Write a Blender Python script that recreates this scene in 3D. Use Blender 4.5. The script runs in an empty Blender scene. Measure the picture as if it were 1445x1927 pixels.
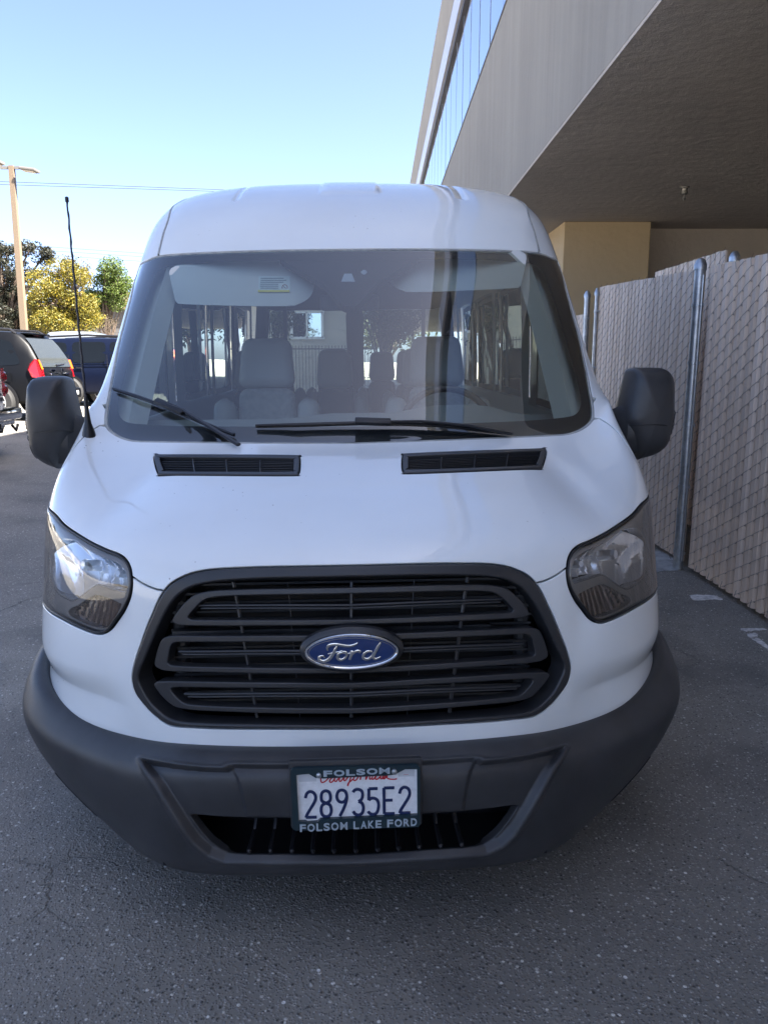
import bpy, bmesh, math, random
import numpy as np
from mathutils import Vector, Matrix
from mathutils.geometry import delaunay_2d_cdt
random.seed(4); rng = np.random.default_rng(7)
PI = math.pi
scene = bpy.context.scene
COL = scene.collection

# ------------------------------------------------------------------ camera
F = 1450.; CX, CY = 722.5, 963.5
CAMH = 1.46
TH = math.atan((CY-680)/F)
YAW = math.atan((713-CX)/F*math.cos(TH))
cam = bpy.data.objects.new('camera', bpy.data.cameras.new('camera'))
COL.objects.link(cam); scene.camera = cam
cam.data.sensor_fit = 'VERTICAL'; cam.data.sensor_height = 36.0
cam.data.lens = 36.0*F/1927.0
cam.data.clip_start = 0.05; cam.data.clip_end = 2000
FW = np.array([math.sin(-YAW)*math.cos(TH), math.cos(YAW)*math.cos(TH), -math.sin(TH)])
RT = np.cross(FW, [0, 0, 1]); RT /= np.linalg.norm(RT); UP = np.cross(RT, FW)
cam.matrix_world = Matrix(((RT[0], UP[0], -FW[0], 0), (RT[1], UP[1], -FW[1], 0), (RT[2], UP[2], -FW[2], CAMH), (0, 0, 0, 1)))
CO = np.array([0, 0, CAMH])

# ------------------------------------------------------------------ light
SUN_EL = math.radians(51); SUN_AZ = math.radians(113)     # clockwise from +Y: from the right, over the building
SDIR = Vector((math.sin(SUN_AZ)*math.cos(SUN_EL), math.cos(SUN_AZ)*math.cos(SUN_EL), math.sin(SUN_EL)))
w = bpy.data.worlds.new('World'); scene.world = w; w.use_nodes = True
nt = w.node_tree; sky = nt.nodes.new('ShaderNodeTexSky'); sky.sky_type = 'NISHITA'
sky.sun_disc = False; sky.sun_elevation = SUN_EL; sky.sun_rotation = SUN_AZ
sky.air_density = 0.38; sky.dust_density = 2.0; sky.ozone_density = 0.9
nt.links.new(sky.outputs[0], nt.nodes['Background'].inputs[0])
nt.nodes['Background'].inputs[1].default_value = 0.07
sl = bpy.data.lights.new('sun', 'SUN'); sl.energy = 4.4; sl.angle = math.radians(.53); sl.color = (1, .94, .85)
so = bpy.data.objects.new('sun', sl); COL.objects.link(so)
so.rotation_euler = SDIR.to_track_quat('Z', 'Y').to_euler()
vs = scene.view_settings
vs.view_transform = 'Standard'; vs.look = 'None'; vs.gamma = 1; vs.use_curve_mapping = False
vs.exposure = 3.28
scene.cycles.max_bounces = 10; scene.cycles.transparent_max_bounces = 24
scene.cycles.glossy_bounces = 6; scene.cycles.diffuse_bounces = 5

# ------------------------------------------------------------------ materials
MATS = {}
def mat(name, col, rough=.5, metal=0, spec=.5, coat=0, coat_r=.03, bump=None, var=None, emit=None, trans=0):
    """bump=(scale,strength,distance) noise bump; var=(scale, amount) value noise on the colour"""
    if name in MATS: return MATS[name]
    m = bpy.data.materials.new(name); m.use_nodes = True
    n = m.node_tree.nodes; l = m.node_tree.links; b = n['Principled BSDF']
    b.inputs['Base Color'].default_value = (*col, 1); b.inputs['Roughness'].default_value = rough
    b.inputs['Metallic'].default_value = metal; b.inputs['Specular IOR Level'].default_value = spec
    b.inputs['Coat Weight'].default_value = coat; b.inputs['Coat Roughness'].default_value = coat_r
    tc = n.new('ShaderNodeTexCoord')
    if var:
        t = n.new('ShaderNodeTexNoise'); t.inputs['Scale'].default_value = var[0]; t.inputs['Detail'].default_value = 6
        t.inputs['Roughness'].default_value = .65
        l.new(tc.outputs['Object'], t.inputs['Vector'])
        mr = n.new('ShaderNodeMapRange'); mr.inputs['From Min'].default_value = .3; mr.inputs['From Max'].default_value = .7
        mr.inputs['To Min'].default_value = 1-var[1]; mr.inputs['To Max'].default_value = 1+var[1]
        l.new(t.outputs['Fac'], mr.inputs['Value'])
        mx = n.new('ShaderNodeVectorMath'); mx.operation = 'SCALE'
        mx.inputs[0].default_value = col; l.new(mr.outputs[0], mx.inputs['Scale'])
        l.new(mx.outputs[0], b.inputs['Base Color'])
    if bump:
        t = n.new('ShaderNodeTexNoise'); t.inputs['Scale'].default_value = bump[0]; t.inputs['Detail'].default_value = 4
        l.new(tc.outputs['Object'], t.inputs['Vector'])
        bp = n.new('ShaderNodeBump'); bp.inputs['Strength'].default_value = bump[1]; bp.inputs['Distance'].default_value = bump[2]
        l.new(t.outputs['Fac'], bp.inputs['Height']); l.new(bp.outputs[0], b.inputs['Normal'])
    if emit:
        b.inputs['Emission Color'].default_value = (*emit[0], 1); b.inputs['Emission Strength'].default_value = emit[1]
    MATS[name] = m
    return m

def thin_glass(name, tint, gloss_rough=0.0, boost=1.0, dirt=0.0):
    """window pane: tinted see-through sheet with Fresnel reflection of both faces"""
    if name in MATS: return MATS[name]
    m = bpy.data.materials.new(name); m.use_nodes = True
    n = m.node_tree.nodes; l = m.node_tree.links
    for x in list(n):
        if x.type != 'OUTPUT_MATERIAL': n.remove(x)
    out = [x for x in n if x.type == 'OUTPUT_MATERIAL'][0]
    tr = n.new('ShaderNodeBsdfTransparent'); tr.inputs[0].default_value = (*tint, 1)
    gl = n.new('ShaderNodeBsdfGlossy'); gl.inputs['Roughness'].default_value = gloss_rough; gl.inputs[0].default_value = (1, 1, 1, 1)
    fr = n.new('ShaderNodeFresnel'); fr.inputs[0].default_value = 1.52
    mu = n.new('ShaderNodeMath'); mu.operation = 'MULTIPLY'; mu.inputs[1].default_value = boost; mu.use_clamp = True
    l.new(fr.outputs[0], mu.inputs[0])
    mx = n.new('ShaderNodeMixShader'); l.new(mu.outputs[0], mx.inputs[0]); l.new(tr.outputs[0], mx.inputs[1]); l.new(gl.outputs[0], mx.inputs[2])
    last = mx
    if dirt:
        df = n.new('ShaderNodeBsdfDiffuse'); df.inputs[0].default_value = (.5, .52, .55, 1)
        tc = n.new('ShaderNodeTexCoord'); t = n.new('ShaderNodeTexNoise'); t.inputs['Scale'].default_value = 5; t.inputs['Detail'].default_value = 8
        mp = n.new('ShaderNodeMapping'); mp.inputs['Scale'].default_value = (1.6, .5, .5)
        l.new(tc.outputs['Object'], mp.inputs[0]); l.new(mp.outputs[0], t.inputs['Vector'])
        mr = n.new('ShaderNodeMapRange'); mr.inputs['From Min'].default_value = .3; mr.inputs['From Max'].default_value = .75
        mr.inputs['To Min'].default_value = dirt*.35; mr.inputs['To Max'].default_value = dirt
        l.new(t.outputs['Fac'], mr.inputs['Value'])
        m2 = n.new('ShaderNodeMixShader'); l.new(mr.outputs[0], m2.inputs[0]); l.new(mx.outputs[0], m2.inputs[1]); l.new(df.outputs[0], m2.inputs[2])
        last = m2
    l.new(last.outputs[0], out.inputs[0])
    MATS[name] = m
    return m

def paint_white():
    m = mat('white_paint', (.78, .79, .80), .32, coat=1, coat_r=.04)
    n = m.node_tree.nodes; l = m.node_tree.links; b = n['Principled BSDF']
    tc = n.new('ShaderNodeTexCoord')
    # film of dust, a few specks of road dirt low on the body
    v = n.new('ShaderNodeTexVoronoi'); v.inputs['Scale'].default_value = 34; l.new(tc.outputs['Object'], v.inputs['Vector'])
    r = n.new('ShaderNodeValToRGB'); r.color_ramp.elements[0].position = .05; r.color_ramp.elements[0].color = (1, 1, 1, 1)
    r.color_ramp.elements[1].position = .10; r.color_ramp.elements[1].color = (0, 0, 0, 1)
    l.new(v.outputs['Distance'], r.inputs[0])
    gate = n.new('ShaderNodeMath'); gate.operation = 'GREATER_THAN'; gate.inputs[1].default_value = .45
    sx = n.new('ShaderNodeSeparateColor'); l.new(v.outputs['Color'], sx.inputs[0]); l.new(sx.outputs[0], gate.inputs[0])
    mu = n.new('ShaderNodeMath'); mu.operation = 'MULTIPLY'; l.new(r.outputs[0], mu.inputs[0])
    nn = n.new('ShaderNodeTexNoise'); nn.inputs['Scale'].default_value = 1.9; nn.inputs['Detail'].default_value = 4; l.new(tc.outputs['Object'], nn.inputs['Vector'])
    gg = n.new('ShaderNodeMapRange'); gg.inputs['From Min'].default_value = .46; gg.inputs['From Max'].default_value = .62; l.new(nn.outputs['Fac'], gg.inputs['Value'])
    g2 = n.new('ShaderNodeMath'); g2.operation = 'MULTIPLY'; l.new(gate.outputs[0], g2.inputs[0]); l.new(gg.outputs[0], g2.inputs[1]); l.new(g2.outputs[0], mu.inputs[1])
    nz = n.new('ShaderNodeTexNoise'); nz.inputs['Scale'].default_value = 2.4; nz.inputs['Detail'].default_value = 7; l.new(tc.outputs['Object'], nz.inputs['Vector'])
    mr = n.new('ShaderNodeMapRange'); mr.inputs['From Min'].default_value = .35; mr.inputs['From Max'].default_value = .8
    mr.inputs['To Min'].default_value = 0; mr.inputs['To Max'].default_value = .22; l.new(nz.outputs['Fac'], mr.inputs['Value'])
    mx = n.new('ShaderNodeMix'); mx.data_type = 'RGBA'; mx.inputs[6].default_value = (.80, .84, .85, 1); mx.inputs[7].default_value = (.52, .50, .46, 1)
    l.new(mr.outputs[0], mx.inputs[0])
    m2 = n.new('ShaderNodeMix'); m2.data_type = 'RGBA'; l.new(mu.outputs[0], m2.inputs[0]); l.new(mx.outputs[2], m2.inputs[6]); m2.inputs[7].default_value = (.12, .11, .10, 1)
    l.new(m2.outputs[2], b.inputs['Base Color'])
    return m

WHITE = paint_white()
PLAST = mat('grey_plastic', (.034, .035, .038), .40, bump=(700, .5, .0008), var=(5, .34))
GRILLEP = mat('grille_plastic', (.027, .028, .031), .36, bump=(1200, .15, .0004), var=(6, .12))
BLACK = mat('black_plastic', (.012, .012, .014), .35)
DARK = mat('dark_cavity', (.006, .006, .007), .8)
RUBBER = mat('black_rubber', (.015, .015, .016), .6)
SEAL = mat('grey_sealant', (.32, .33, .32), .6, var=(25, .3))
CHROME = mat('chrome', (.85, .86, .88), .06, metal=1)
REFL = mat('reflector_chrome', (.92, .93, .95), .12, metal=.62)
GALV = mat('galvanised_steel', (.46, .49, .52), .36, metal=.85, var=(18, .25))
FRIT = mat('black_frit', (.008, .009, .013), .5)
LENS = thin_glass('clear_lens', (.93, .95, .97), 0, 1.25)
WSG = thin_glass('windscreen_glass', (.90, .99, .96), 0, 2.3, dirt=.03)
PRIV = thin_glass('privacy_glass', (.05, .055, .055), 0, 1.4)
WINDOWG = thin_glass('side_glass', (.24, .28, .27), 0, 1.6)

# ------------------------------------------------------------------ helpers
def tag(o, label=None, cat=None, group=None, kind=None):
    if label: o['label'] = label
    if cat: o['category'] = cat
    if group: o['group'] = group
    if kind: o['kind'] = kind
    return o
def empty(name, loc, label, cat, group=None, rot=(0, 0, 0)):
    o = bpy.data.objects.new(name, None); COL.objects.link(o); o.location = loc; o.rotation_euler = rot
    o.empty_display_size = .2
    return tag(o, label, cat, group)
def mesh_obj(name, verts, faces, m, parent=None, smooth=True, normals=None, sharp=None):
    me = bpy.data.meshes.new(name); me.from_pydata([tuple(map(float, v)) for v in verts], [], [tuple(int(i) for i in f) for f in faces])
    me.update()
    for mm in (m if isinstance(m, (list, tuple)) else [m]): me.materials.append(mm)
    if smooth:
        me.shade_smooth()
        if normals is not None:
            me.normals_split_custom_set_from_vertices([tuple(map(float, q)) for q in normals])
        elif sharp: me.set_sharp_from_angle(angle=math.radians(sharp))
    o = bpy.data.objects.new(name, me); COL.objects.link(o)
    if parent: o.parent = parent
    return o
class MB:
    def __init__(s): s.v = []; s.f = []
    def add(s, v, f):
        k = len(s.v); s.v += [tuple(map(float, p)) for p in v]; s.f += [tuple(i+k for i in q) for q in f]; return s
    def box(s, c, d, R=None, bev=0):
        x, y, z = [a/2 for a in d]
        if bev:
            b = min(bev, x*.9, y*.9, z*.9); bm = bmesh.new(); bmesh.ops.create_cube(bm, size=1)
            bmesh.ops.scale(bm, vec=d, verts=bm.verts)
            bmesh.ops.bevel(bm, geom=bm.edges[:], offset=b, segments=2, affect='EDGES', profile=.6)
            P = [v.co.copy() for v in bm.verts]; Fc = [[v.index for v in f.verts] for f in bm.faces]; bm.free()
        else:
            P = [Vector((a, b_, e)) for a in (-x, x) for b_ in (-y, y) for e in (-z, z)]
            Fc = [(0, 1, 3, 2), (4, 6, 7, 5), (0, 4, 5, 1), (2, 3, 7, 6), (0, 2, 6, 4), (1, 5, 7, 3)]
        if R is not None: P = [R @ p for p in P]
        return s.add([p+Vector(c) for p in P], Fc)
    def tube(s, pts, r, n=8, cap=True, flat=None):
        pts = [Vector(p) for p in pts]; rs = r if isinstance(r, (list, tuple)) else [r]*len(pts)
        V = []; Fc = []; up = Vector((0, 0, 1))
        t0 = (pts[1]-pts[0]).normalized()
        a = t0.cross(up)
        if a.length < .1: a = t0.cross(Vector((1, 0, 0)))
        a.normalize()
        for i, p in enumerate(pts):
            t = (pts[min(i+1, len(pts)-1)]-pts[max(i-1, 0)]).normalized()
            a = (a-t*a.dot(t)).normalized(); b = t.cross(a)
            for k in range(n):
                an = 2*PI*k/n; V.append(p+a*math.cos(an)*rs[i]+b*math.sin(an)*rs[i]*(flat or 1))
        for i in range(len(pts)-1):
            for k in range(n):
                k2 = (k+1) % n; Fc.append((i*n+k, i*n+k2, (i+1)*n+k2, (i+1)*n+k))
        if cap: Fc += [tuple(range(n-1, -1, -1)), tuple((len(pts)-1)*n+k for k in range(n))]
        return s.add(V, Fc)
    def prism(s, poly, axis, a, b):
        """polygon in the two other axes extruded along axis from a to b"""
        n = len(poly)
        def mk(p, h):
            return {0: (h, p[0], p[1]), 1: (p[0], h, p[1]), 2: (p[0], p[1], h)}[axis]
        V = [mk(p, a) for p in poly]+[mk(p, b) for p in poly]
        return s.add(V, [tuple(range(n)), tuple(range(2*n-1, n-1, -1))]+[(i, i+n, (i+1) % n+n, (i+1) % n) for i in range(n)])
    def build(s, name, m, parent=None, smooth=False, sharp=35, fix=True):
        o = mesh_obj(name, s.v, s.f, m, parent, smooth, sharp=sharp if smooth else None)
        if fix:
            bm = bmesh.new(); bm.from_mesh(o.data); bmesh.ops.recalc_face_normals(bm, faces=bm.faces); bm.to_mesh(o.data); bm.free()
            if smooth: o.data.set_sharp_from_angle(angle=math.radians(sharp))
        return o
def catmull(P, closed=False, n=6):
    P = [np.array(p, float) for p in P]; out = []; N = len(P)
    rg = range(N if closed else N-1)
    for i in rg:
        p1, p2 = P[i], P[(i+1) % N]
        if np.linalg.norm(p2-p1) < 1e-9: out.append(p1); continue
        p0 = P[(i-1) % N] if (closed or i > 0) else p1; p3 = P[(i+2) % N] if (closed or i+2 < N) else p2
        if np.linalg.norm(p1-p0) < 1e-9: p0 = p1-(p2-p1)
        if np.linalg.norm(p3-p2) < 1e-9: p3 = p2+(p2-p1)
        for k in range(n):
            t = k/n
            out.append(.5*((2*p1)+(-p0+p2)*t+(2*p0-5*p1+4*p2-p3)*t*t+(-p0+3*p1-3*p2+p3)*t**3))
    if not closed: out.append(P[-1])
    return out
def world_at(px, py, Y=None, Z=None, X=None):
    d = FW+RT*(px-CX)/F-UP*(py-CY)/F
    t = (Y-CO[1])/d[1] if Y is not None else ((Z-CO[2])/d[2] if Z is not None else (X-CO[0])/d[0])
    return CO+d*t
def project(P):
    d = np.atleast_2d(P)-CO; z = d@FW
    return np.c_[CX+F*(d@RT)/z, CY-F*(d@UP)/z]

# ================================================================== SETTING
def asphalt():
    m = bpy.data.materials.new('asphalt'); m.use_nodes = True; n = m.node_tree.nodes; l = m.node_tree.links; b = n['Principled BSDF']
    tc = n.new('ShaderNodeTexCoord')
    def vor(scale, feature='F1'):
        v = n.new('ShaderNodeTexVoronoi'); v.inputs['Scale'].default_value = scale; v.feature = feature
        l.new(tc.outputs['Object'], v.inputs['Vector']); return v
    def noise(scale, d=5, r=.6):
        t = n.new('ShaderNodeTexNoise'); t.inputs['Scale'].default_value = scale; t.inputs['Detail'].default_value = d; t.inputs['Roughness'].default_value = r
        l.new(tc.outputs['Object'], t.inputs['Vector']); return t
    def mrange(src, a, b_, c, d):
        r = n.new('ShaderNodeMapRange'); r.inputs['From Min'].default_value = a; r.inputs['From Max'].default_value = b_
        r.inputs['To Min'].default_value = c; r.inputs['To Max'].default_value = d; l.new(src, r.inputs['Value']); return r.outputs[0]
    def math_(op, a, b_):
        q = n.new('ShaderNodeMath'); q.operation = op
        for i, s in enumerate((a, b_)):
            if isinstance(s, (int, float)): q.inputs[i].default_value = s
            else: l.new(s, q.inputs[i])
        return q.outputs[0]
    def mixc(f, a, b_):
        q = n.new('ShaderNodeMix'); q.data_type = 'RGBA'
        l.new(f, q.inputs[0])
        for i, s in ((6, a), (7, b_)):
            if isinstance(s, tuple): q.inputs[i].default_value = (*s, 1)
            else: l.new(s, q.inputs[i])
        return q.outputs[2]
    v1 = vor(135); v2 = vor(62); v3 = vor(27)
    base = mixc(mrange(noise(1.1, 6).outputs[0], .35, .68, 0, 1), (.175, .165, .143), (.27, .252, .218))
    base = mixc(mrange(noise(.45, 5).outputs[0], .42, .66, 0, .85), base, (.135, .123, .110))
    sc1 = n.new('ShaderNodeSeparateColor'); l.new(v1.outputs['Color'], sc1.inputs[0])
    sc2 = n.new('ShaderNodeSeparateColor'); l.new(v2.outputs['Color'], sc2.inputs[0])
    sc3 = n.new('ShaderNodeSeparateColor'); l.new(v3.outputs['Color'], sc3.inputs[0])
    # small aggregate: every cell its own grey
    f1 = math_('MULTIPLY', mrange(v1.outputs['Distance'], .30, .50, 1, 0), mrange(sc1.outputs[0], .25, .85, 0, .9))
    stone1 = mixc(sc1.outputs[1], (.05, .05, .048), (.50, .48, .44))
    c = mixc(f1, base, stone1)
    f2 = math_('MULTIPLY', mrange(v2.outputs['Distance'], .22, .34, 1, 0), math_('GREATER_THAN', sc2.outputs[0], .74))
    stone2 = mixc(sc2.outputs[1], (.26, .245, .22), (.66, .64, .58))
    c = mixc(f2, c, stone2)
    f3 = math_('MULTIPLY', mrange(v3.outputs['Distance'], .10, .16, 1, 0), math_('GREATER_THAN', sc3.outputs[0], .975))
    c = mixc(f3, c, (.72, .70, .66))
    # dark pits
    f4 = math_('MULTIPLY', mrange(v2.outputs['Distance'], .15, .3, 1, 0), math_('LESS_THAN', sc2.outputs[2], .16))
    c = mixc(math_('MULTIPLY', f4, .8), c, (.03, .03, .03))
    # cracks
    wn = noise(2.2, 6, .7)
    ad = n.new('ShaderNodeMixRGB'); ad.blend_type = 'ADD'; ad.inputs[0].default_value = .22; l.new(tc.outputs['Object'], ad.inputs[1]); l.new(wn.outputs['Color'], ad.inputs[2])
    vc = n.new('ShaderNodeTexVoronoi'); vc.feature = 'DISTANCE_TO_EDGE'; vc.inputs['Scale'].default_value = .75; l.new(ad.outputs[0], vc.inputs['Vector'])
    fc = math_('MULTIPLY', mrange(vc.outputs['Distance'], .001, .0045, 1, 0), mrange(noise(.6, 3).outputs[0], .50, .60, 0, .6))
    c = mixc(fc, c, (.012, .012, .013))
    # oil and damp stains
    st = mrange(noise(.9, 6, .55).outputs[0], .56, .72, 0, .6)
    c = mixc(st, c, (.075, .073, .070))
    l.new(c, b.inputs['Base Color']); b.inputs['Roughness'].default_value = .78
    h = math_('ADD', mrange(v1.outputs['Distance'], 0, .5, 1, 0), math_('MULTIPLY', mrange(v2.outputs['Distance'], 0, .45, 1, 0), .8))
    h = math_('SUBTRACT', h, math_('MULTIPLY', fc, 4))
    bp = n.new('ShaderNodeBump'); bp.inputs['Strength'].default_value = .85; bp.inputs['Distance'].default_value = .0042
    l.new(h, bp.inputs['Height']); l.new(bp.outputs[0], b.inputs['Normal'])
    return m
ASPH = asphalt()
def sheet(name, pts, z, m, **k):
    o = mesh_obj(name, [(x, y, z) for x, y in pts], [tuple(range(len(pts)))], m, None, False); return tag(o, **k)
GROUND = mat('pale_bounce_ground', (.32, .295, .25), .95, var=(.3, .2))  # ground beyond the lot, made pale to bounce sunlight onto the van
def gz(x, y=0):          # the lot rises gently to the left
    return .048*min(max(-x-3, 0), 9)
def ground_sheet(name, xs, ys, dz, m):
    V = [(x, y, gz(x)+dz) for y in ys for x in xs]; n = len(xs)
    o = mesh_obj(name, V, [(i*n+k, i*n+k+1, (i+1)*n+k+1, (i+1)*n+k) for i in range(len(ys)-1) for k in range(n-1)], m, None, False); return tag(o, kind='structure')
ground_sheet('ground', [-900, -60, -12, -9, -6, -3, 60, 900], [-900, -60, 60, 900], -.03, GROUND)
ground_sheet('parking_lot', [-34, -12, -3, 50], [-22, 0, 50], 0, ASPH)

STUC = mat('stucco', (.335, .315, .295), .92, bump=(60, .5, .006), var=(.8, .10))
def stucco(name, col, streak=.085, bumps=.0035, vscale=1.0):
    m = bpy.data.materials.new(name); m.use_nodes = True; n = m.node_tree.nodes; l = m.node_tree.links; b = n['Principled BSDF']
    tc = n.new('ShaderNodeTexCoord'); mp = n.new('ShaderNodeMapping'); mp.inputs['Scale'].default_value = (1, 5.5, .28)
    l.new(tc.outputs['Object'], mp.inputs[0])
    t = n.new('ShaderNodeTexNoise'); t.inputs['Scale'].default_value = vscale; t.inputs['Detail'].default_value = 8; t.inputs['Roughness'].default_value = .62; l.new(mp.outputs[0], t.inputs['Vector'])
    t2 = n.new('ShaderNodeTexNoise'); t2.inputs['Scale'].default_value = .5; t2.inputs['Detail'].default_value = 5; l.new(tc.outputs['Object'], t2.inputs['Vector'])
    a = n.new('ShaderNodeMapRange'); a.inputs['From Min'].default_value = .3; a.inputs['From Max'].default_value = .7; a.inputs['To Min'].default_value = 1-streak; a.inputs['To Max'].default_value = 1+streak; l.new(t.outputs['Fac'], a.inputs['Value'])
    a2 = n.new('ShaderNodeMapRange'); a2.inputs['From Min'].default_value = .3; a2.inputs['From Max'].default_value = .7; a2.inputs['To Min'].default_value = .92; a2.inputs['To Max'].default_value = 1.08; l.new(t2.outputs['Fac'], a2.inputs['Value'])
    mu = n.new('ShaderNodeMath'); mu.operation = 'MULTIPLY'; l.new(a.outputs[0], mu.inputs[0]); l.new(a2.outputs[0], mu.inputs[1])
    v = n.new('ShaderNodeVectorMath'); v.operation = 'SCALE'; v.inputs[0].default_value = col; l.new(mu.outputs[0], v.inputs['Scale']); l.new(v.outputs[0], b.inputs['Base Color'])
    b.inputs['Roughness'].default_value = .93
    t3 = n.new('ShaderNodeTexNoise'); t3.inputs['Scale'].default_value = 75; t3.inputs['Detail'].default_value = 3; l.new(tc.outputs['Object'], t3.inputs['Vector'])
    t4 = n.new('ShaderNodeTexNoise'); t4.inputs['Scale'].default_value = 9; t4.inputs['Detail'].default_value = 3; l.new(tc.outputs['Object'], t4.inputs['Vector'])
    s = n.new('ShaderNodeMath'); s.operation = 'MULTIPLY_ADD'; s.inputs[1].default_value = 2.5; l.new(t4.outputs['Fac'], s.inputs[0]); l.new(t3.outputs['Fac'], s.inputs[2])
    bp = n.new('ShaderNodeBump'); bp.inputs['Strength'].default_value = .8; bp.inputs['Distance'].default_value = bumps; l.new(s.outputs[0], bp.inputs['Height']); l.new(bp.outputs[0], b.inputs['Normal'])
    return m
FASC = stucco('fascia_stucco', (.295, .275, .242))
SOFF = stucco('soffit_stucco', (.46, .41, .36), .07, .006)  # same paint as the fascia, coloured lighter in place of bounced light
PIER = stucco('pier_stucco', (.55, .43, .27), .05, .004)

# ---- office building: facade plane x = BX, runs along +y
def line_ratio(px0, px1, y1):      # facade edge through (px0,0) and (px1,y1): height above the eye per metre of offset
    Y = 10.0
    def ray(px, py):
        d = FW+RT*(px-CX)/F-UP*(py-CY)/F; return d[2]/d[0]
    return (ray(px0, 0)+ray(px1, y1))/2
SOFF_Z = CAMH+2.3
BX = 2.3/line_ratio(1240, 957, 362)
Z_SILL = CAMH+BX*line_ratio(952, 833, 345)
Z_HEAD = CAMH+BX*line_ratio(878, 786, 345)
Z_STRIP = CAMH+BX*line_ratio(866, 779.5, 345)
Z_TOP = CAMH+BX*line_ratio(832, 773, 340)
Y0B, Y1B = -26., 62.
bld = empty('office_building', (BX, 18, 0), 'beige stucco office building with a window band, its upper floor overhanging beside the van', 'building')
def bbox(name, x0, x1, y0, y1, z0, z1, m, parent=bld):
    p = parent.location if parent else Vector((0, 0, 0))
    return MB().box(((x0+x1)/2-p.x, (y0+y1)/2-p.y, (z0+z1)/2-p.z), (x1-x0, y1-y0, z1-z0)).build(name, m, parent)
bbox('lower_fascia', BX, BX+.25, Y0B, Y1B, SOFF_Z, Z_SILL, FASC)
bbox('upper_fascia', BX-.02, BX+.3, Y0B, Y1B, Z_STRIP, Z_TOP, FASC)
bbox('roof_slab', BX+.31, BX+16, Y0B, Y1B, Z_TOP-.5, Z_TOP-.1, FASC)
bbox('soffit', BX+.002, BX+14, Y0B+.01, Y1B-.01, SOFF_Z-.03, SOFF_Z-.001, SOFF)
bbox('floor_slab', BX+.26, BX+14, Y0B+.02, Y1B-.02, SOFF_Z+.001, SOFF_Z+.4, SOFF)
METAL = mat('pale_metal_trim', (.62, .62, .66), .35, metal=.3)
bbox('head_flashing', BX-.025, BX+.3, Y0B, Y1B, Z_HEAD+.02, Z_STRIP-.003, METAL)
WG = mat('mirror_glass', (.62, .72, .84), .02, metal=1)
bbox('sill_cap', BX-.012, BX+.1, Y0B, Y1B, Z_SILL+.001, Z_SILL+.035, mat('dark_trim', (.09, .085, .09), .5))
MUL = mat('dark_mullion', (.22, .25, .30), .4)
HEADD = mat('head_shadow', (.05, .045, .05), .5)  # dark colour painted in for the shadow of the recess above the panes
bbox('head_shadow', BX+.03, BX+.18, Y0B, Y1B, Z_HEAD-.12, Z_HEAD+.019, HEADD)
PW = 1.5
pane_me = None; npan = int((Y1B-Y0B)/PW)
for i in range(npan):
    y = Y0B+i*PW
    if pane_me is None:
        o = MB().box((0, 0, 0), (.012, PW-.03, Z_HEAD-.13-Z_SILL-.04)).build('window_pane', WG, bld); pane_me = o.data
    else:
        o = bpy.data.objects.new('window_pane', pane_me); COL.objects.link(o); o.parent = bld
    o.location = (.10+rng.uniform(-.001, .001), y+PW/2-18, (Z_SILL+.04+Z_HEAD-.13)/2)
    o.rotation_euler = (0, rng.uniform(-.003, .003), rng.uniform(-.0025, .0025))
mul_me = None
for i in range(npan+1):
    y = Y0B+i*PW
    if mul_me is None:
        o = MB().box((0, 0, 0), (.012, .022, Z_HEAD-.12-Z_SILL-.036)).build('mullion', MUL, bld); mul_me = o.data
    else:
        o = bpy.data.objects.new('mullion', mul_me); COL.objects.link(o); o.parent = bld
    o.location = (.0955, y-18, (Z_SILL+.036+Z_HEAD-.12)/2)
bbox('dark_interior', BX+.2, BX+.24, Y0B+.1, Y1B-.1, Z_SILL+.002, Z_HEAD, DARK)
# ground floor set back under the overhang, the pier and the cross wall behind it
pc = world_at(1062, 413, Z=SOFF_Z); pr = world_at(1218, 417, Z=SOFF_Z)
PY = pc[1]
bbox('ground_floor_wall', BX+9, BX+9.3, Y0B+.5, Y1B-.5, 0, SOFF_Z-.031, SOFF)
bbox('cross_wall', pr[0]+.001, BX+9-.002, PY+.7, PY+1.0, 0, SOFF_Z-.031, SOFF)
pier = empty('pier', (pc[0], PY, 0), 'square tan stucco pier holding up the overhang behind the fence', 'pillar')
MB().box(((pr[0]-pc[0])/2, .6, (SOFF_Z-.031)/2), (pr[0]-pc[0], 1.2, SOFF_Z-.033), bev=.015).build('shaft', PIER, pier)
MB().box(((pr[0]-pc[0])/2, .6, .08), (pr[0]-pc[0]+.06, 1.26, .16), bev=.015).build('base', PIER, pier)
# sprinkler / lamp holder hanging from the soffit
lp = world_at(1288, 352, Z=SOFF_Z-.03)
lamp = empty('soffit_fitting', (lp[0], lp[1], SOFF_Z-.03), 'small bare metal fitting hanging from the underside of the overhang', 'fitting')
def lathe(prof, n=20, cx=0, cy=0, cz=0):
    V = []; Fc = []
    for r, z in prof:
        for k in range(n): V.append((cx+r*math.cos(2*PI*k/n), cy+r*math.sin(2*PI*k/n), cz+z))
    for i in range(len(prof)-1):
        for k in range(n): Fc.append((i*n+k, i*n+(k+1) % n, (i+1)*n+(k+1) % n, (i+1)*n+k))
    return V, Fc
MB().add(*lathe([(.0, 0), (.055, 0), (.055, -.012), (.036, -.018), (.034, -.05), (.040, -.055), (.040, -.085), (.02, -.1), (0, -.1)])).build('socket', mat('dull_brass', (.30, .29, .27), .4, metal=.8), lamp, True)
MB().tube([(0, 0, -.1), (0, 0, -.15)], .007).tube([(-.016, 0, -.12), (-.014, 0, -.15), (0, 0, -.168), (.014, 0, -.15), (.016, 0, -.12)], .004, 6).build('finial', MATS['dull_brass'], lamp, True)

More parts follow.
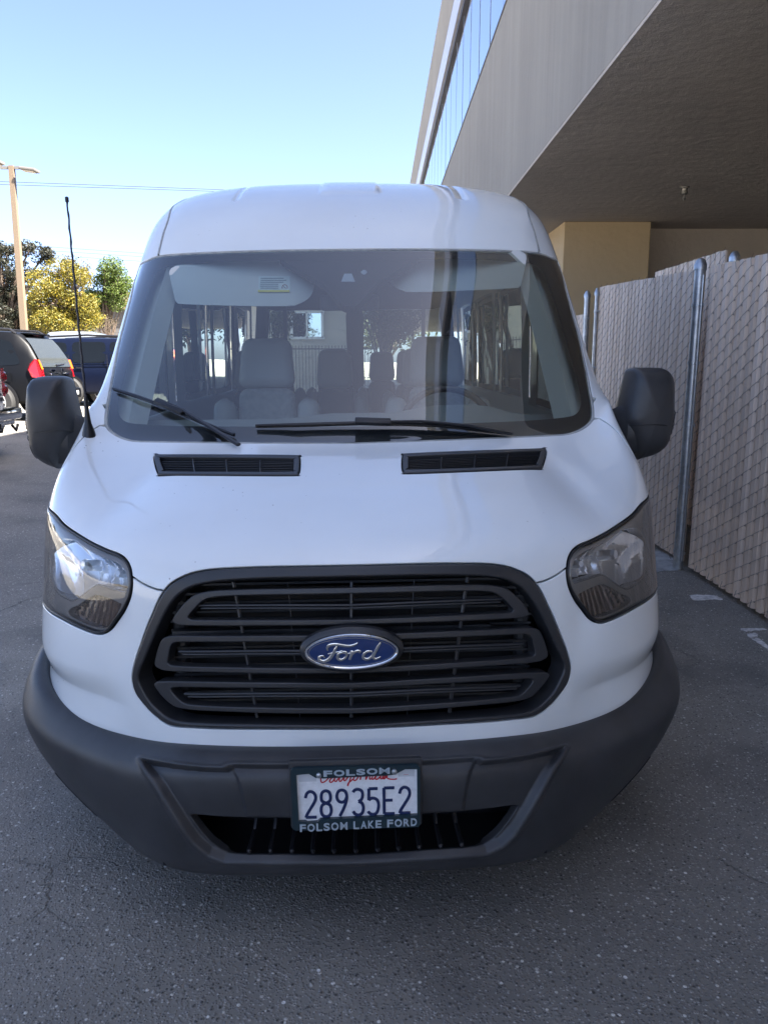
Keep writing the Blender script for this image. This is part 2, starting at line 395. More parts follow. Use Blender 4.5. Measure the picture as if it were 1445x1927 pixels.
# ================================================================== FENCE
FX = 2.2
SLATC = mat('tan_slat', (.76, .61, .48), .55, var=(2.5, .10), bump=(40, .1, .002))
SLATD = mat('tan_slat_darker', (.67, .535, .42), .55, var=(2.5, .12), bump=(40, .1, .002))
SLATE_ = mat('tan_slat_paler', (.82, .67, .54), .55, var=(2.5, .10), bump=(40, .1, .002))
WIRE = mat('fence_wire', (.22, .20, .19), .45, metal=.5, var=(30, .25))
def ztop(y):
    a = world_at(1445, 478, X=FX); b_ = world_at(1318, 506, X=FX); c = world_at(1125, 541, X=FX)
    return float(np.interp(y, [a[1]-2.5, a[1], b_[1], c[1], 12], [a[2]-.04, a[2], b_[2], c[2], c[2]]))
def make_slat(prof, h):
    V = [(x, y, z) for z in (0, h) for x, y in prof]; n = len(prof)
    return V, [(i, (i+1) % n, (i+1) % n+n, i+n) for i in range(n)]+[tuple(range(n-1, -1, -1)), tuple(range(n, 2*n))]
POSTY = world_at(1274, 1058, X=FX-.06)[1]
def fence_section(y0, y1, pitch, label, prof, x=FX, zb=.035, top=ztop, rowh=.085, rise=.048, wire_front=-.014, wr_=.0015):
    f = empty('slatted_fence', (x, y0, 0), label, 'fence', 'bays of the slatted fence')
    n = int(round((y1-y0)/pitch)); pitch = (y1-y0)/n
    m1 = MB()
    cache = {}
    for k in range(n):
        yc = (k+.5)*pitch; h = top(y0+yc)-zb+rng.uniform(-.002, .002)
        key = round(h/.003)
        mt = (SLATC, SLATC, SLATD, SLATE_)[int(rng.integers(4))]
        kk = (key, mt.name)
        if kk not in cache:
            V, Fc = make_slat([(a, b_*pitch) for a, b_ in prof], key*.003)
            o = MB().add(V, Fc).build('slat', mt, f); cache[kk] = o.data
        else:
            o = bpy.data.objects.new('slat', cache[kk]); COL.objects.link(o); o.parent = f
        o.location = (rng.uniform(-.003, .003), yc, zb+rng.uniform(-.002, .002)); o.rotation_euler = (rng.uniform(-.002, .002), 0, rng.uniform(-.05, .05))
    # chain link: every front leg of the wire crosses one slat and hooks the next wire in the joint
    j0 = 0
    for k in range(n):
        yl = k*pitch; yh = yl+pitch; H = top(y0+yl)-.03
        z = zb-.06+((n-k)*rise) % rowh
        while z+rise < H+.03:
            # toward the camera (small y) the wire rises
            a = Vector((wire_front, yh, z)); b_ = Vector((wire_front, yl, z+rise))
            if z > 0:
                m1.tube([a+Vector((.012, .002, -.004)), a+Vector((0, -.004, .001)), (a+b_)/2+Vector((-.004, 0, -.001)), b_+Vector((0, .004, -.001)), b_+Vector((.012, -.002, .004))], wr_, 4, cap=False)
            z += rowh
        # twisted selvage ends on top
        tp = top(y0+yl)
        if k % 2 == 0: m1.tube([(wire_front, yl, tp-.05), (wire_front-.003, yl+.008, tp-.01), (wire_front+.004, yl-.008, tp+.022)], .0018, 4)
        if k % 2 == 0: m1.tube([(wire_front, yl+.02, zb+.05), (wire_front-.015, yl+.01, zb+.01), (wire_front-.012, yl-.03, .012)], .0018, 4)
    tag(m1.build('wire_mesh', WIRE, f, True, fix=False), kind='stuff')
    return f
profR = [(.004, -.47), (-.014, -.34), (-.016, .08), (.004, .22), (.006, .42), (.016, .42), (.016, -.47)]
profL = [(.004, -.44), (-.006, -.38), (-.006, .36), (.004, .43), (.012, .43), (.012, -.44)]
yN = world_at(1445, 1185, X=FX)[1]
fence_section(-3.0, POSTY-.05, .099, 'near bay of tan slatted chain link fence, right of the galvanised post', profR)
fence_section(POSTY+.06, world_at(1127, 560, X=FX)[1], .094, 'far bay of tan slatted chain link fence, behind the right door mirror', profL)
fence_section(world_at(1100, 570, X=FX+.1)[1]-.2, 12.2, .094, 'farthest bay of tan slatted fence, beyond the two thin posts', profL, x=FX+.1, top=lambda y: 1.98)
# short panel standing behind the near bay
bp0 = world_at(1366, 470, X=FX+.55); bp1 = world_at(1318, 480, X=FX+.55)
fence_section(bp0[1], bp0[1]+1.6, .094, 'short tan slatted panel behind the near bay, showing above its top', profL, x=FX+.55, top=lambda y: float(bp0[2]-.0))
def post(px, py, X, r, label, z1=None, base=True, ties=()):
    p = world_at(px, py, X=X); zt = p[2]
    o = empty('fence_post', (X, p[1], 0), label, 'post', 'posts of the slatted fence')
    MB().tube([(0, 0, 0), (0, 0, zt-.03)], r, 20).build('pipe', GALV, o, True)
    MB().add(*lathe([(r+.006, -.055), (r+.007, -.02), (r+.002, -.012), (r-.004, .006), (r*.5, .02), (0, .024)], 20, 0, 0, zt)).build('cap', GALV, o, True)
    for z in ties:
        MB().add(*lathe([(r+.0005, -.011), (r+.005, -.010), (r+.005, .010), (r+.0005, .011)], 20, 0, 0, z)).box((r*.3, -r-.02, z), (.006, .04, .02)).tube([(-.012, -r-.022, z), (.022, -r-.022, z)], .005, 6).build('tension_band', GALV, o, True)
    return o
po = post(1318, 492, FX-.06, .034, 'thick galvanised steel post between the near and the far fence bays', ties=(.13, .60, 1.03, 1.45, 1.83))
gp = MB(); gp.tube([(.0, -.062, .07), (.0, -.062, 2.02)], .006, 6); gp.build('tension_bar', GALV, po, True)
post(1382, 478, FX+.5, .034, 'galvanised post with domed cap showing above the near fence bay')
post(1105, 551, FX+.06, .030, 'galvanised post with a black band, left of the thin gate upright', ties=(1.92,))
post(1123, 546, FX-.03, .017, 'thin galvanised gate upright at the far end of the far bay', ties=(1.95, 1.4, .8))

# worn paint and concrete patches on the asphalt
PMARK = mat('worn_white_paint', (.58, .56, .54), .8, var=(30, .45), bump=(60, .6, .003))
def patch(name, pts, label, cat, z=.004, m=PMARK):
    W = [world_at(a, b_, Z=z) for a, b_ in pts]; W = catmull([p[:2] for p in W], True, 5)
    W = [(p[0]+rng.uniform(-.006, .006), p[1]+rng.uniform(-.006, .006)) for p in W]
    n = len(W); V = [(x, y, z) for x, y in W]+[(x, y, .0005) for x, y in W]
    o = mesh_obj(name, V, [tuple(range(n))]+[(i, (i+1) % n, (i+1) % n+n, i+n) for i in range(n)], m, None, False)
    return tag(o, label, cat)
patch('paint_mark', [(1297, 1121), (1310, 1119), (1330, 1119.5), (1347, 1121), (1358, 1128), (1342, 1127), (1325, 1128.5), (1306, 1129)], 'short worn white paint stripe on the asphalt beside the fence foot', 'paint mark')
patch('paint_mark', [(1392, 1183), (1415, 1182.5), (1432, 1182), (1440, 1184), (1420, 1186), (1400, 1187)], 'thin worn white paint line by the fence at the right edge', 'paint mark')
patch('paint_mark', [(1406, 1193), (1422, 1191), (1424, 1196), (1410, 1199)], 'faint flaking paint spot just in front of the thin line', 'paint mark')
patch('paint_mark', [(1416, 1202), (1426, 1201), (1444, 1214), (1446, 1222), (1434, 1214)], 'flaking trail of paint at the right edge of the asphalt', 'paint mark')
CONC = mat('worn_concrete', (.30, .31, .31), .85, var=(9, .45), bump=(40, .6, .004))
patch('concrete_patch', [(1232, 1037), (1250, 1040), (1268, 1052), (1286, 1068), (1268, 1073), (1248, 1074), (1225, 1078), (1215, 1058)], 'broken pale concrete patch at the foot of the thick fence post', 'concrete', .006, CONC)

exec_after = []

# ================================================================== VAN
VROT = Matrix.Rotation(math.radians(1.4757), 3, 'Z') @ Matrix.Rotation(math.radians(-.6929), 3, 'Y')
VPOS = Vector((-.0558, 1.7369, 0))
R_ = np.array(VROT); T_ = np.array(VPOS)
van = empty('passenger_van', VPOS, 'white medium roof passenger van parked nose first toward us, filling the picture', 'van')
van.rotation_euler = VROT.to_euler()
OL = R_.T@(CO-T_)
def vray(px, py):
    d = FW+RT*(px-CX)/F-UP*(py-CY)/F; return R_.T@d
def vback(px, py, y):
    d = vray(px, py); return OL+d*(y-OL[1])/d[1]
def vproj(P): return project(np.atleast_2d(P)@R_.T+T_)

class Surf:
    """half net rows[v][column] = (x,y,z) from the centre line outwards; C2 spline through it, mirrored in x"""
    def __init__(s, rows, iters=2):
        Q = np.array(rows, float); mir = Q[:, :0:-1].copy(); mir[..., 0] *= -1
        s.Q = np.concatenate([mir, Q], 1); s.nv, s.nu = s.Q.shape[:2]; s.h = Q.shape[1]-1
        s.P = s.Q.copy(); s.disp = None
        vv, uu = np.meshgrid(np.arange(s.nv), np.arange(s.nu), indexing='ij')
        for _ in range(iters):
            s.pad(); s.P += (s.Q-s._ev(uu.ravel(), vv.ravel()).reshape(s.Q.shape))*.9
        s.pad()
        s.table = None
    def pad(s):
        P = np.concatenate([2*s.P[:1]-s.P[1:2], s.P, 2*s.P[-1:]-s.P[-2:-1]], 0)
        s.C = np.concatenate([2*P[:, :1]-P[:, 1:2], P, 2*P[:, -1:]-P[:, -2:-1]], 1)
    def _ev(s, u, v):
        u = np.clip(u, 0, s.nu-1-1e-7); v = np.clip(v, 0, s.nv-1-1e-7)
        i = u.astype(int); j = v.astype(int); a = u-i; b = v-j
        def bs(t): return [(1-t)**3/6, (3*t**3-6*t**2+4)/6, (-3*t**3+3*t**2+3*t+1)/6, t**3/6]
        ba, bb = bs(a), bs(b); out = 0
        for p in range(4):
            for q in range(4): out = out+(bb[p]*ba[q])[:, None]*s.C[j+p, i+q]
        return out
    def base(s, uv):
        uv = np.atleast_2d(uv); return s._ev(uv[:, 0]+s.h, uv[:, 1])
    def raw_n(s, uv, e=1e-3, f=None):
        f = f or s.base; du = np.array([e, 0]); dv = np.array([0, e]); uv = np.atleast_2d(uv)
        n = np.cross(f(uv+du)-f(uv-du), f(uv+dv)-f(uv-dv)); n /= (np.linalg.norm(n, axis=1)[:, None]+1e-12); return n
    def ev(s, uv):
        P = s.base(uv)
        if s.disp is not None: P = P+s.raw_n(uv)*s.disp(np.atleast_2d(uv), P)[:, None]
        return P
    def nrm(s, uv): return s.raw_n(uv, 1.5e-3, s.ev) if s.disp is not None else s.raw_n(uv)
    def mk(s):
        uu, vv = np.meshgrid(np.linspace(-s.h, s.h, 200), np.linspace(0, s.nv-1, 24*(s.nv-1)+1))
        s.tuv = np.c_[uu.ravel(), vv.ravel()]; P = s.base(s.tuv); s.tpx = vproj(P)
        n = s.raw_n(s.tuv); s.face = ((OL-P)*n).sum(1); s.tb = P
    def px(s, pts, allow_back=False):
        """photo pixels -> (u,v) on the surface (nearest visible point)"""
        if s.table is None: s.mk(); s.table = 1
        out = []
        for a, b in pts:
            d = np.hypot(s.tpx[:, 0]-a, s.tpx[:, 1]-b)+np.where(s.face > 0, 0, 30)
            uv = s.tuv[np.argmin(d)].copy()
            for _ in range(8):
                p0 = vproj(s.base(uv))[0]; pu = vproj(s.base(uv+[1e-3, 0]))[0]; pv = vproj(s.base(uv+[0, 1e-3]))[0]
                J = np.c_[(pu-p0)/1e-3, (pv-p0)/1e-3]
                if abs(np.linalg.det(J)) < 50: break
                st = np.linalg.lstsq(J, np.array([a, b])-p0, rcond=None)[0]
                uv = uv+np.clip(st, -.3, .3)
            out.append(uv)
        return np.array(out)

def G(y, z, xs, dy, dz=None):
    """row helper: centre (y,z), list of x, list of y offset, list of z offset"""
    dz = dz or [0]*len(xs)
    return [(x, y+a, z+b) for x, a, b in zip(xs, dy, dz)]
rows = [
 G(.030, .42, (0, .2, .4, .57, .78, .93, .985, 1.0), (0, .004, .035, .14, .27, .47, .72, 1.07)),
 G(.028, .53, (0, .2, .4, .57, .78, .935, .988, 1.0), (0, .004, .035, .125, .26, .47, .72, 1.07)),
 G(.034, .62, (0, .2, .4, .57, .78, .935, .988, 1.003), (0, .004, .035, .11, .235, .45, .72, 1.066)),
 G(.042, .72, (0, .2, .4, .57, .77, .925, .985, 1.005), (0, .005, .036, .10, .22, .44, .70, 1.06)),
 G(.056, .84, (0, .2, .4, .57, .75, .91, .98, 1.003), (0, .005, .036, .095, .21, .435, .69, 1.045)),
 G(.076, .935, (0, .2, .4, .56, .73, .895, .975, 1.0), (0, .005, .032, .085, .20, .42, .68, 1.03), (0, 0, 0, -.002, 0, .015, .03, .05)),
 G(.115, .992, (0, .2, .4, .56, .725, .885, .968, .998), (0, .004, .028, .078, .185, .385, .66, .99), (0, 0, -.002, -.006, -.004, .02, .05, .075)),
 G(.19, 1.035, (0, .2, .4, .56, .715, .877, .96, .994), (0, .004, .024, .067, .155, .345, .60, .93), (0, 0, -.003, -.010, -.012, .018, .06, .085)),
 G(.33, 1.083, (0, .2, .4, .56, .71, .87, .955, .99), (0, .004, .020, .055, .12, .27, .51, .80), (0, 0, -.004, -.014, -.022, .010, .06, .09)),
 G(.50, 1.124, (0, .2, .4, .56, .71, .868, .95, .987), (0, .004, .018, .05, .10, .21, .42, .67), (0, 0, -.004, -.014, -.024, .008, .065, .10)),
 G(.68, 1.165, (0, .2, .4, .58, .73, .87, .952, .985), (0, .004, .020, .055, .11, .19, .34, .55), (0, 0, -.003, -.010, -.016, .012, .075, .105)),
 G(.80, 1.197, (0, .2, .4, .60, .765, .878, .955, .985), (0, .005, .026, .075, .135, .21, .31, .48), (0, 0, 0, 0, .005, .03, .09, .125)),
 G(.88, 1.262, (0, .2, .4, .61, .78, .885, .958, .985), (0, .005, .028, .08, .15, .22, .32, .49), (0, 0, 0, 0, .004, .02, .06, .085)),
 G(1.075, 1.44, (0, .2, .41, .61, .785, .888, .958, .985), (0, .006, .03, .08, .16, .235, .34, .52), (0, 0, 0, 0, .004, .01, .025, .03)),
 G(1.335, 1.68, (0, .2, .41, .60, .775, .878, .952, .98), (0, .005, .026, .068, .14, .215, .32, .51), (0, 0, 0, 0, .002, .005, .012, .015)),
 G(1.605, 1.915, (0, .2, .41, .59, .755, .865, .94, .97), (0, .004, .02, .05, .108, .185, .30, .50), (0, 0, -.002, -.005, -.008, -.005, 0, .005)),
 G(1.735, 2.045, (0, .2, .40, .58, .74, .85, .93, .962), (0, .004, .015, .043, .09, .165, .29, .50), (0, 0, -.003, -.010, -.02, -.024, -.02, -.01)),
 G(1.93, 2.175, (0, .2, .40, .57, .735, .852, .932, .960), (0, .003, .012, .033, .074, .14, .27, .50), (0, 0, -.004, -.013, -.028, -.043, -.055, -.07)),
 G(2.24, 2.297, (0, .2, .40, .57, .73, .848, .928, .957), (0, .002, .010, .025, .055, .11, .22, .43), (0, -.001, -.005, -.014, -.030, -.050, -.085, -.135)),
 G(2.66, 2.392, (0, .2, .40, .57, .728, .842, .922, .953), (0, 0, 0, .01, .026, .06, .13, .26), (0, -.002, -.007, -.018, -.036, -.064, -.115, -.195)),
 G(3.3, 2.452, (0, .2, .40, .57, .725, .838, .915, .950), (0, 0, 0, 0, 0, 0, 0, 0), (0, -.002, -.009, -.023, -.044, -.08, -.14, -.24)),
 G(4.3, 2.478, (0, .2, .40, .57, .725, .836, .912, .950), [0]*8, (0, -.002, -.009, -.024, -.047, -.088, -.155, -.265)),
 G(5.45, 2.46, (0, .2, .40, .57, .72, .83, .91, .946), [0]*8, (0, -.002, -.010, -.026, -.05, -.09, -.155, -.255)),
]
S = Surf(rows)

def inside(poly, pts):
    x, y = pts[:, 0], pts[:, 1]; r = np.zeros(len(pts), bool); n = len(poly)
    for i in range(n):
        x1, y1 = poly[i]; x2, y2 = poly[(i+1) % n]
        if y1 == y2: continue
        c = ((y1 > y) != (y2 > y)) & (x < (x2-x1)*(y-y1)/(y2-y1)+x1); r ^= c
    return r
def sdf(poly, pts):
    """signed distance to polygon, positive inside"""
    P = np.asarray(poly); A = P; B = np.roll(P, -1, 0); best = np.full(len(pts), 1e9)
    for a, b in zip(A, B):
        ab = b-a; t = np.clip(((pts-a)@ab)/(ab@ab+1e-12), 0, 1); d = np.linalg.norm(pts-(a+t[:, None]*ab), axis=1); best = np.minimum(best, d)
    return np.where(inside(P, pts), best, -best)
def resamp(P, step):
    """resample a closed uv loop so that the spacing is about step (uv scaled to metres)"""
    P = np.asarray(P); out = []
    for a, b in zip(P, np.roll(P, -1, 0)):
        d = np.linalg.norm((b-a)*np.array([.15, .12])); n = max(1, int(round(d/step)))
        for k in range(n): out.append(a+(b-a)*k/n)
    return np.array(out)
def mirror_loop(half):
    """half runs from the centre line (top) round the left side to the centre line (bottom); closes with its mirror"""
    h = np.array(half); h[0, 0] = 0; h[-1, 0] = 0; m = h[::-1][1:-1].copy(); m[:, 0] *= -1
    return np.concatenate([h, m])
def flip(l): m = np.array(l)[::-1].copy(); m[:, 0] *= -1; return m
def offset_loop(surf, loop, dist):
    """move a uv loop by dist metres to its left hand side, in the surface"""
    L = np.asarray(loop, float); n = len(L)
    P = surf.base(L); N = surf.raw_n(L); e = 1e-3
    Su = (surf.base(L+[e, 0])-surf.base(L-[e, 0]))/(2*e); Sv = (surf.base(L+[0, e])-surf.base(L-[0, e]))/(2*e)
    T1 = P-np.roll(P, 1, 0); T2 = np.roll(P, -1, 0)-P
    T1 /= np.linalg.norm(T1, axis=1)[:, None]+1e-12; T2 /= np.linalg.norm(T2, axis=1)[:, None]+1e-12
    B = np.cross(N, T1)+np.cross(N, T2); B /= np.linalg.norm(B, axis=1)[:, None]+1e-12
    c = np.clip((B*np.cross(N, T1)).sum(1), .45, 1)
    B = B*(dist/c)[:, None] if isinstance(dist, np.ndarray) else B*(dist/c)[:, None]
    out = []
    for i in range(n):
        J = np.c_[Su[i], Sv[i]]; out.append(L[i]+np.linalg.lstsq(J, B[i], rcond=None)[0])
    return np.array(out)
def area(L): x, y = L[:, 0], L[:, 1]; return .5*np.sum(x*np.roll(y, -1)-y*np.roll(x, -1))
def panel(name, surf, outer, holes=(), m=None, parent=van, off=0., grid=(.2, .2), flange=.014, rnd=0., gap=0., step=.014, extra=(), fine=None):
    """panel cut out of surf; flange turned in round every edge, optionally rounded (rnd) and inset (gap)"""
    sg = 1
    loops = []
    for k, lp_ in enumerate([outer]+list(holes)):
        lp_ = resamp(lp_, step)
        a = area(lp_)
        if (a < 0) == (k == 0): lp_ = lp_[::-1]        # outer ccw, holes cw: material on the left
        # left hand side in uv is left hand side on the surface when the normal is Su x Sv
        edge = offset_loop(surf, lp_, gap) if gap else lp_
        inner = offset_loop(surf, edge, rnd) if rnd else edge
        loops.append((edge, inner))
    polys = [i for e, i in loops]
    allp = np.concatenate(polys); lo = allp.min(0); hi = allp.max(0)
    gu = np.arange(lo[0], hi[0], grid[0])+grid[0]*.31; gv = np.arange(lo[1], hi[1], grid[1])+grid[1]*.31
    uu, vv = np.meshgrid(gu, gv); pts = np.c_[uu.ravel(), vv.ravel()]
    sc = np.array([.15, .12])
    if fine:
        fg, fn = fine; g2u, g2v = np.meshgrid(np.arange(lo[0], hi[0], fg[0]), np.arange(lo[1], hi[1], fg[1])); fp = np.c_[g2u.ravel(), g2v.ravel()]; fp = fp[fn(fp)]
        pts = np.concatenate([pts[~fn(pts)], fp])
    keep = inside(polys[0], pts)
    for h in polys[1:]: keep &= ~inside(h, pts)
    pts = pts[keep]
    if len(pts):
        bd = np.concatenate(polys+[np.asarray(e) for e in extra])*sc
        dm = np.full(len(pts), 1e9)
        for c0 in range(0, len(bd), 200):
            d = np.linalg.norm((pts*sc)[:, None, :]-bd[None, c0:c0+200], axis=2).min(1); dm = np.minimum(dm, d)
        pts = pts[dm > min(step*.6, .35*grid[0]*.15)]
    vin = []; ein = []
    for p in polys:
        k = len(vin); vin += [tuple(q) for q in p]; ein += [(k+i, k+(i+1) % len(p)) for i in range(len(p))]
    for e in extra:
        e = np.asarray(e); k = len(vin); vin += [tuple(q) for q in e]; ein += [(k+i, k+i+1) for i in range(len(e)-1)]
    vin += [tuple(p) for p in pts]
    cv = [Vector((a*sc[0], b*sc[1])) for a, b in vin]
    V2, _, F2, *_r = delaunay_2d_cdt(cv, ein, [], 0, 1e-7)
    uv = np.array([(v.x/sc[0], v.y/sc[1]) for v in V2])
    tri = np.array([f for f in F2 if len(f) == 3])
    cen = uv[tri].mean(1)
    keep = inside(polys[0], cen)
    for h in polys[1:]: keep &= ~inside(h, cen)
    tri = tri[keep]
    a = uv[tri]; ar = (a[:, 1, 0]-a[:, 0, 0])*(a[:, 2, 1]-a[:, 0, 1])-(a[:, 2, 0]-a[:, 0, 0])*(a[:, 1, 1]-a[:, 0, 1])
    tri = tri[np.abs(ar) > 1e-10]; ar = ar[np.abs(ar) > 1e-10]; tri[ar < 0] = tri[ar < 0][:, ::-1]
    N = surf.nrm(uv); P = surf.ev(uv)+N*off
    V = [P]; NN = [N]; Fc = [tuple(t) for t in tri]; k = len(P)
    for (edge, inner) in loops:
        n = len(inner); Pi = surf.ev(inner); Ni = surf.nrm(inner)
        Pe = surf.ev(edge); Ne = surf.nrm(edge)
        T = np.roll(Pe, -1, 0)-np.roll(Pe, 1, 0); T /= np.linalg.norm(T, axis=1)[:, None]+1e-12
        O = np.cross(T, Ne)                            # outward
        rings = [(Pi+Ni*off, Ni)]
        if rnd:
            for t in (.35, .7, 1.0):
                an = t*PI/2
                rings.append((Pi+(Pe-Pi)*math.sin(an)+Ne*(off-rnd*(1-math.cos(an))), Ni*math.cos(an)+O*math.sin(an)))
            rings.append((Pe+Ne*(off-rnd-flange), O))
        else:
            rings.append((Pe+Ne*off, O)); rings.append((Pe+Ne*(off-flange), O))
        st = len(rings) and k
        for (rp, rn) in rings:
            V.append(rp); NN.append(rn/ (np.linalg.norm(rn, axis=1)[:, None]+1e-12))
        first = 0 if rnd else 1
        for r in range(first, len(rings)-1):
            for i in range(n):
                j = (i+1) % n
                Fc.append((k+r*n+i, k+(r+1)*n+i, k+(r+1)*n+j, k+r*n+j))
        k += len(rings)*n
    V = np.concatenate(V); NN = np.concatenate(NN)
    return mesh_obj(name, V, Fc, m, parent, True, NN)
def strip(name, surf, line, width, m, parent=van, off=.0005, h=.002, closed=False):
    """narrow moulding along a uv line"""
    L = np.asarray(line)
    P = surf.ev(L); N = surf.nrm(L); T = np.gradient(P, axis=0) if not closed else np.roll(P, -1, 0)-np.roll(P, 1, 0)
    T /= np.linalg.norm(T, axis=1)[:, None]+1e-12; B = np.cross(N, T); n = len(L)
    V = np.concatenate([P+B*width/2+N*(off-.004), P+B*width/2*.8+N*(off+h), P-B*width/2*.8+N*(off+h), P-B*width/2+N*(off-.004)])
    NN = np.concatenate([(B+N*.6), (B*.5+N), (-B*.5+N), (-B+N*.6)])
    NN /= np.linalg.norm(NN, axis=1)[:, None]
    Fc = []
    for i in range(n if closed else n-1):
        j = (i+1) % n
        for r in range(3): Fc.append((r*n+i, (r+1)*n+i, (r+1)*n+j, r*n+j))
    return mesh_obj(name, V, Fc, m, parent, True, NN)
def cm(surf, pts, closed=False, n=5): return np.array(catmull(surf.px(pts), closed, n))

# --- outlines, read on the left half (image left) ---
HL = [(92, 955), (104, 967), (121, 986), (148.5, 1005), (175.6, 1021), (203, 1034), (222, 1041), (236, 1051), (245, 1066), (248.5, 1085), (248.3, 1106), (243.5, 1127),
      (232, 1149), (218, 1168), (205, 1186), (191, 1193.5), (175.6, 1192), (148.5, 1181.6), (117.5, 1166), (92.3, 1150.6), (74, 1134)]
hl_in = S.px(HL)
# the lamp wraps round the corner: its rear edge lies on the side of the body
u_tip = hl_in[0]; u_low = hl_in[-1]
back_edge = [u_low+[-.35, .05], u_low+[-.62, .5], u_tip+[-.45, -.9], u_tip+[-.22, -.12]]
HLL = np.array(catmull(np.concatenate([hl_in, back_edge]), True, 4))
GR = [(661, 1063.5), (514, 1066), (430, 1069), (392, 1072), (362, 1078), (340, 1087), (322, 1098), (308.5, 1113), (297, 1133), (288.7, 1152.7), (277, 1180), (267, 1207.5), (256, 1238), (249.5, 1265), (249.5, 1284), (258, 1308), (279.6, 1335), (296, 1350), (310, 1360), (328, 1367), (377, 1370), (500, 1372), (661, 1372)]
GRL = mirror_loop(cm(S, GR))
BT = [(661, 1398), (477, 1399.5), (380, 1397), (349, 1395), (312, 1388), (290, 1379), (266.7, 1368.5), (240, 1361), (202.7, 1350), (143, 1325), (115, 1308), (97.7, 1293), (82, 1275), (70, 1256.5), (65, 1240)]
btl = cm(S, BT)
seam_hf = cm(S, [(308.5, 1112), (290, 1108), (268, 1098), (250, 1086)])
# glass
WS = [(660, 468.5), (530, 470), (412, 473.5), (340, 477), (305, 480), (289, 484), (276, 490), (261.4, 501.5), (254, 525), (246.4, 556), (235, 600), (223, 646), (212, 700), (203, 749), (198, 785), (200, 802), (212, 815), (245, 829), (300, 831.5), (420, 833), (660, 834)]
ws_half = cm(S, WS, n=4)
WSL = mirror_loop(ws_half)
E_ = S.h
def uvline(a, b, n=12): return np.array([np.array(a)+(np.array(b)-np.array(a))*t for t in np.linspace(0, 1, n)])

# fender / hood / pillar seams
sA = cm(S, [(203, 800), (188, 806), (176, 803)])           # glass corner to the hood edge
hood_side = np.array(catmull([S.px([(188, 800)])[0], S.px([(150, 830)])[0], S.px([(118, 880)])[0]+[-.1, 0], S.px([(96, 935)])[0]+[-.12, .0], hl_in[0]+[-.05, .08]], False, 6))
v_cowl = ws_half[-1]
hood_top = ws_half[[i for i in range(len(ws_half)) if ws_half[i][1] < S.px([(200, 800)])[0][1]+.02 and ws_half[i][1] > 0 and i > len(ws_half)*.5]]
# hood outline (left half): cowl centre -> along glass -> corner -> down the side -> lamp top edge -> seam -> along the grille top
hl_top = HLL[:4*9+2]                                        # tip .. inner corner
i_seam = int(np.argmin(np.linalg.norm(HLL[:60]-S.px([(248.5, 1085)])[0], axis=1)))
i_g = int(np.argmin(np.linalg.norm(GRL[:len(GRL)//2]-S.px([(308.5, 1113)])[0], axis=1)))
hood_half = np.concatenate([hood_top[::-1], hood_side, HLL[:i_seam+1], seam_hf[::-1][1:-1], GRL[:i_g+1][::-1]])
HOODL = mirror_loop(hood_half)
# front fascia
i_low = 4*(len(hl_in)-1)
edge_u = -(E_-1.55)
fas_half = np.concatenate([GRL[i_g:len(GRL)//2+1][::-1]])
fl = GRL[:len(GRL)//2+1]
_A = np.concatenate([fl[i_g:i_g+1], seam_hf[1:-1], HLL[i_seam:i_low+1], uvline(HLL[i_low]+[-.02, 0], HLL[i_low]+[-.38, -.02], 4), uvline(HLL[i_low]+[-.40, -.04], [HLL[i_low][0]-.45, .3], 8), uvline([HLL[i_low][0]-.42, .25], [0, .25], 60)])
_R = fl[i_g+1:].copy(); _R[:, 0] *= -1
FASL = np.concatenate([_A, flip(_A)[1:], _R, fl[i_g+1:][::-1][1:]])

VENT = [(290, 859), (295, 856.5), (301, 855.8), (430, 856.2), (558, 857.6), (563, 860), (564.5, 866), (564, 884), (561, 892), (552, 895.4), (430, 895), (305, 894), (299, 890), (296, 885.5), (292, 872)]
VENTI = [(302, 863), (307, 861.5), (430, 862.5), (550, 864), (552.5, 866), (552, 885), (548, 889), (430, 889.5), (314, 888.5), (309, 885), (304, 873)]
ventL = cm(S, VENT, True, 4); ventI = cm(S, VENTI, True, 4)

def fascia_disp(uv, P):
    # raised lip round the grille, hollow flank between lamp and grille, undercut below the lamps
    ax = np.abs(P[:, 0]); z = P[:, 2]
    d = np.zeros(len(P))
    # sharp shoulder that runs below the lamps: below it the face leans in
    zz = .675-.02*np.clip((ax-.5)/.5, 0, 1)
    t = np.clip((zz-z)/.10, 0, 1); side = np.clip((ax-.57)/.10, 0, 1)
    d -= .018*t*t*(3-2*t)*side*np.clip((z-.50)/.08, 0, 1)
    # soft hollow between lamp and grille
    q = np.exp(-((ax-.60)/.045)**2-((z-.80)/.10)**2); d -= .010*q
    return d
def hood_disp(uv, P):
    ax = np.abs(P[:, 0]); y = P[:, 1]
    # two soft flutes from the screen corners to the lamps
    c = .70-.10*np.clip((y-.2)/.7, 0, 1)
    return -.006*np.exp(-((ax-c)/.06)**2)*np.clip((y-.22)/.2, 0, 1)*np.clip((.86-y)/.2, 0, 1)
import copy
SH = copy.copy(S); SH.disp = hood_disp
SF = copy.copy(S); SF.disp = fascia_disp
panel('hood', SH, HOODL, [ventL, flip(ventL)], WHITE, gap=.0022, rnd=.0025, flange=.02, grid=(.16, .14))
panel('front_fascia', SF, FASL, [], WHITE, gap=.0022, rnd=.0025, flange=.03, grid=(.14, .12))
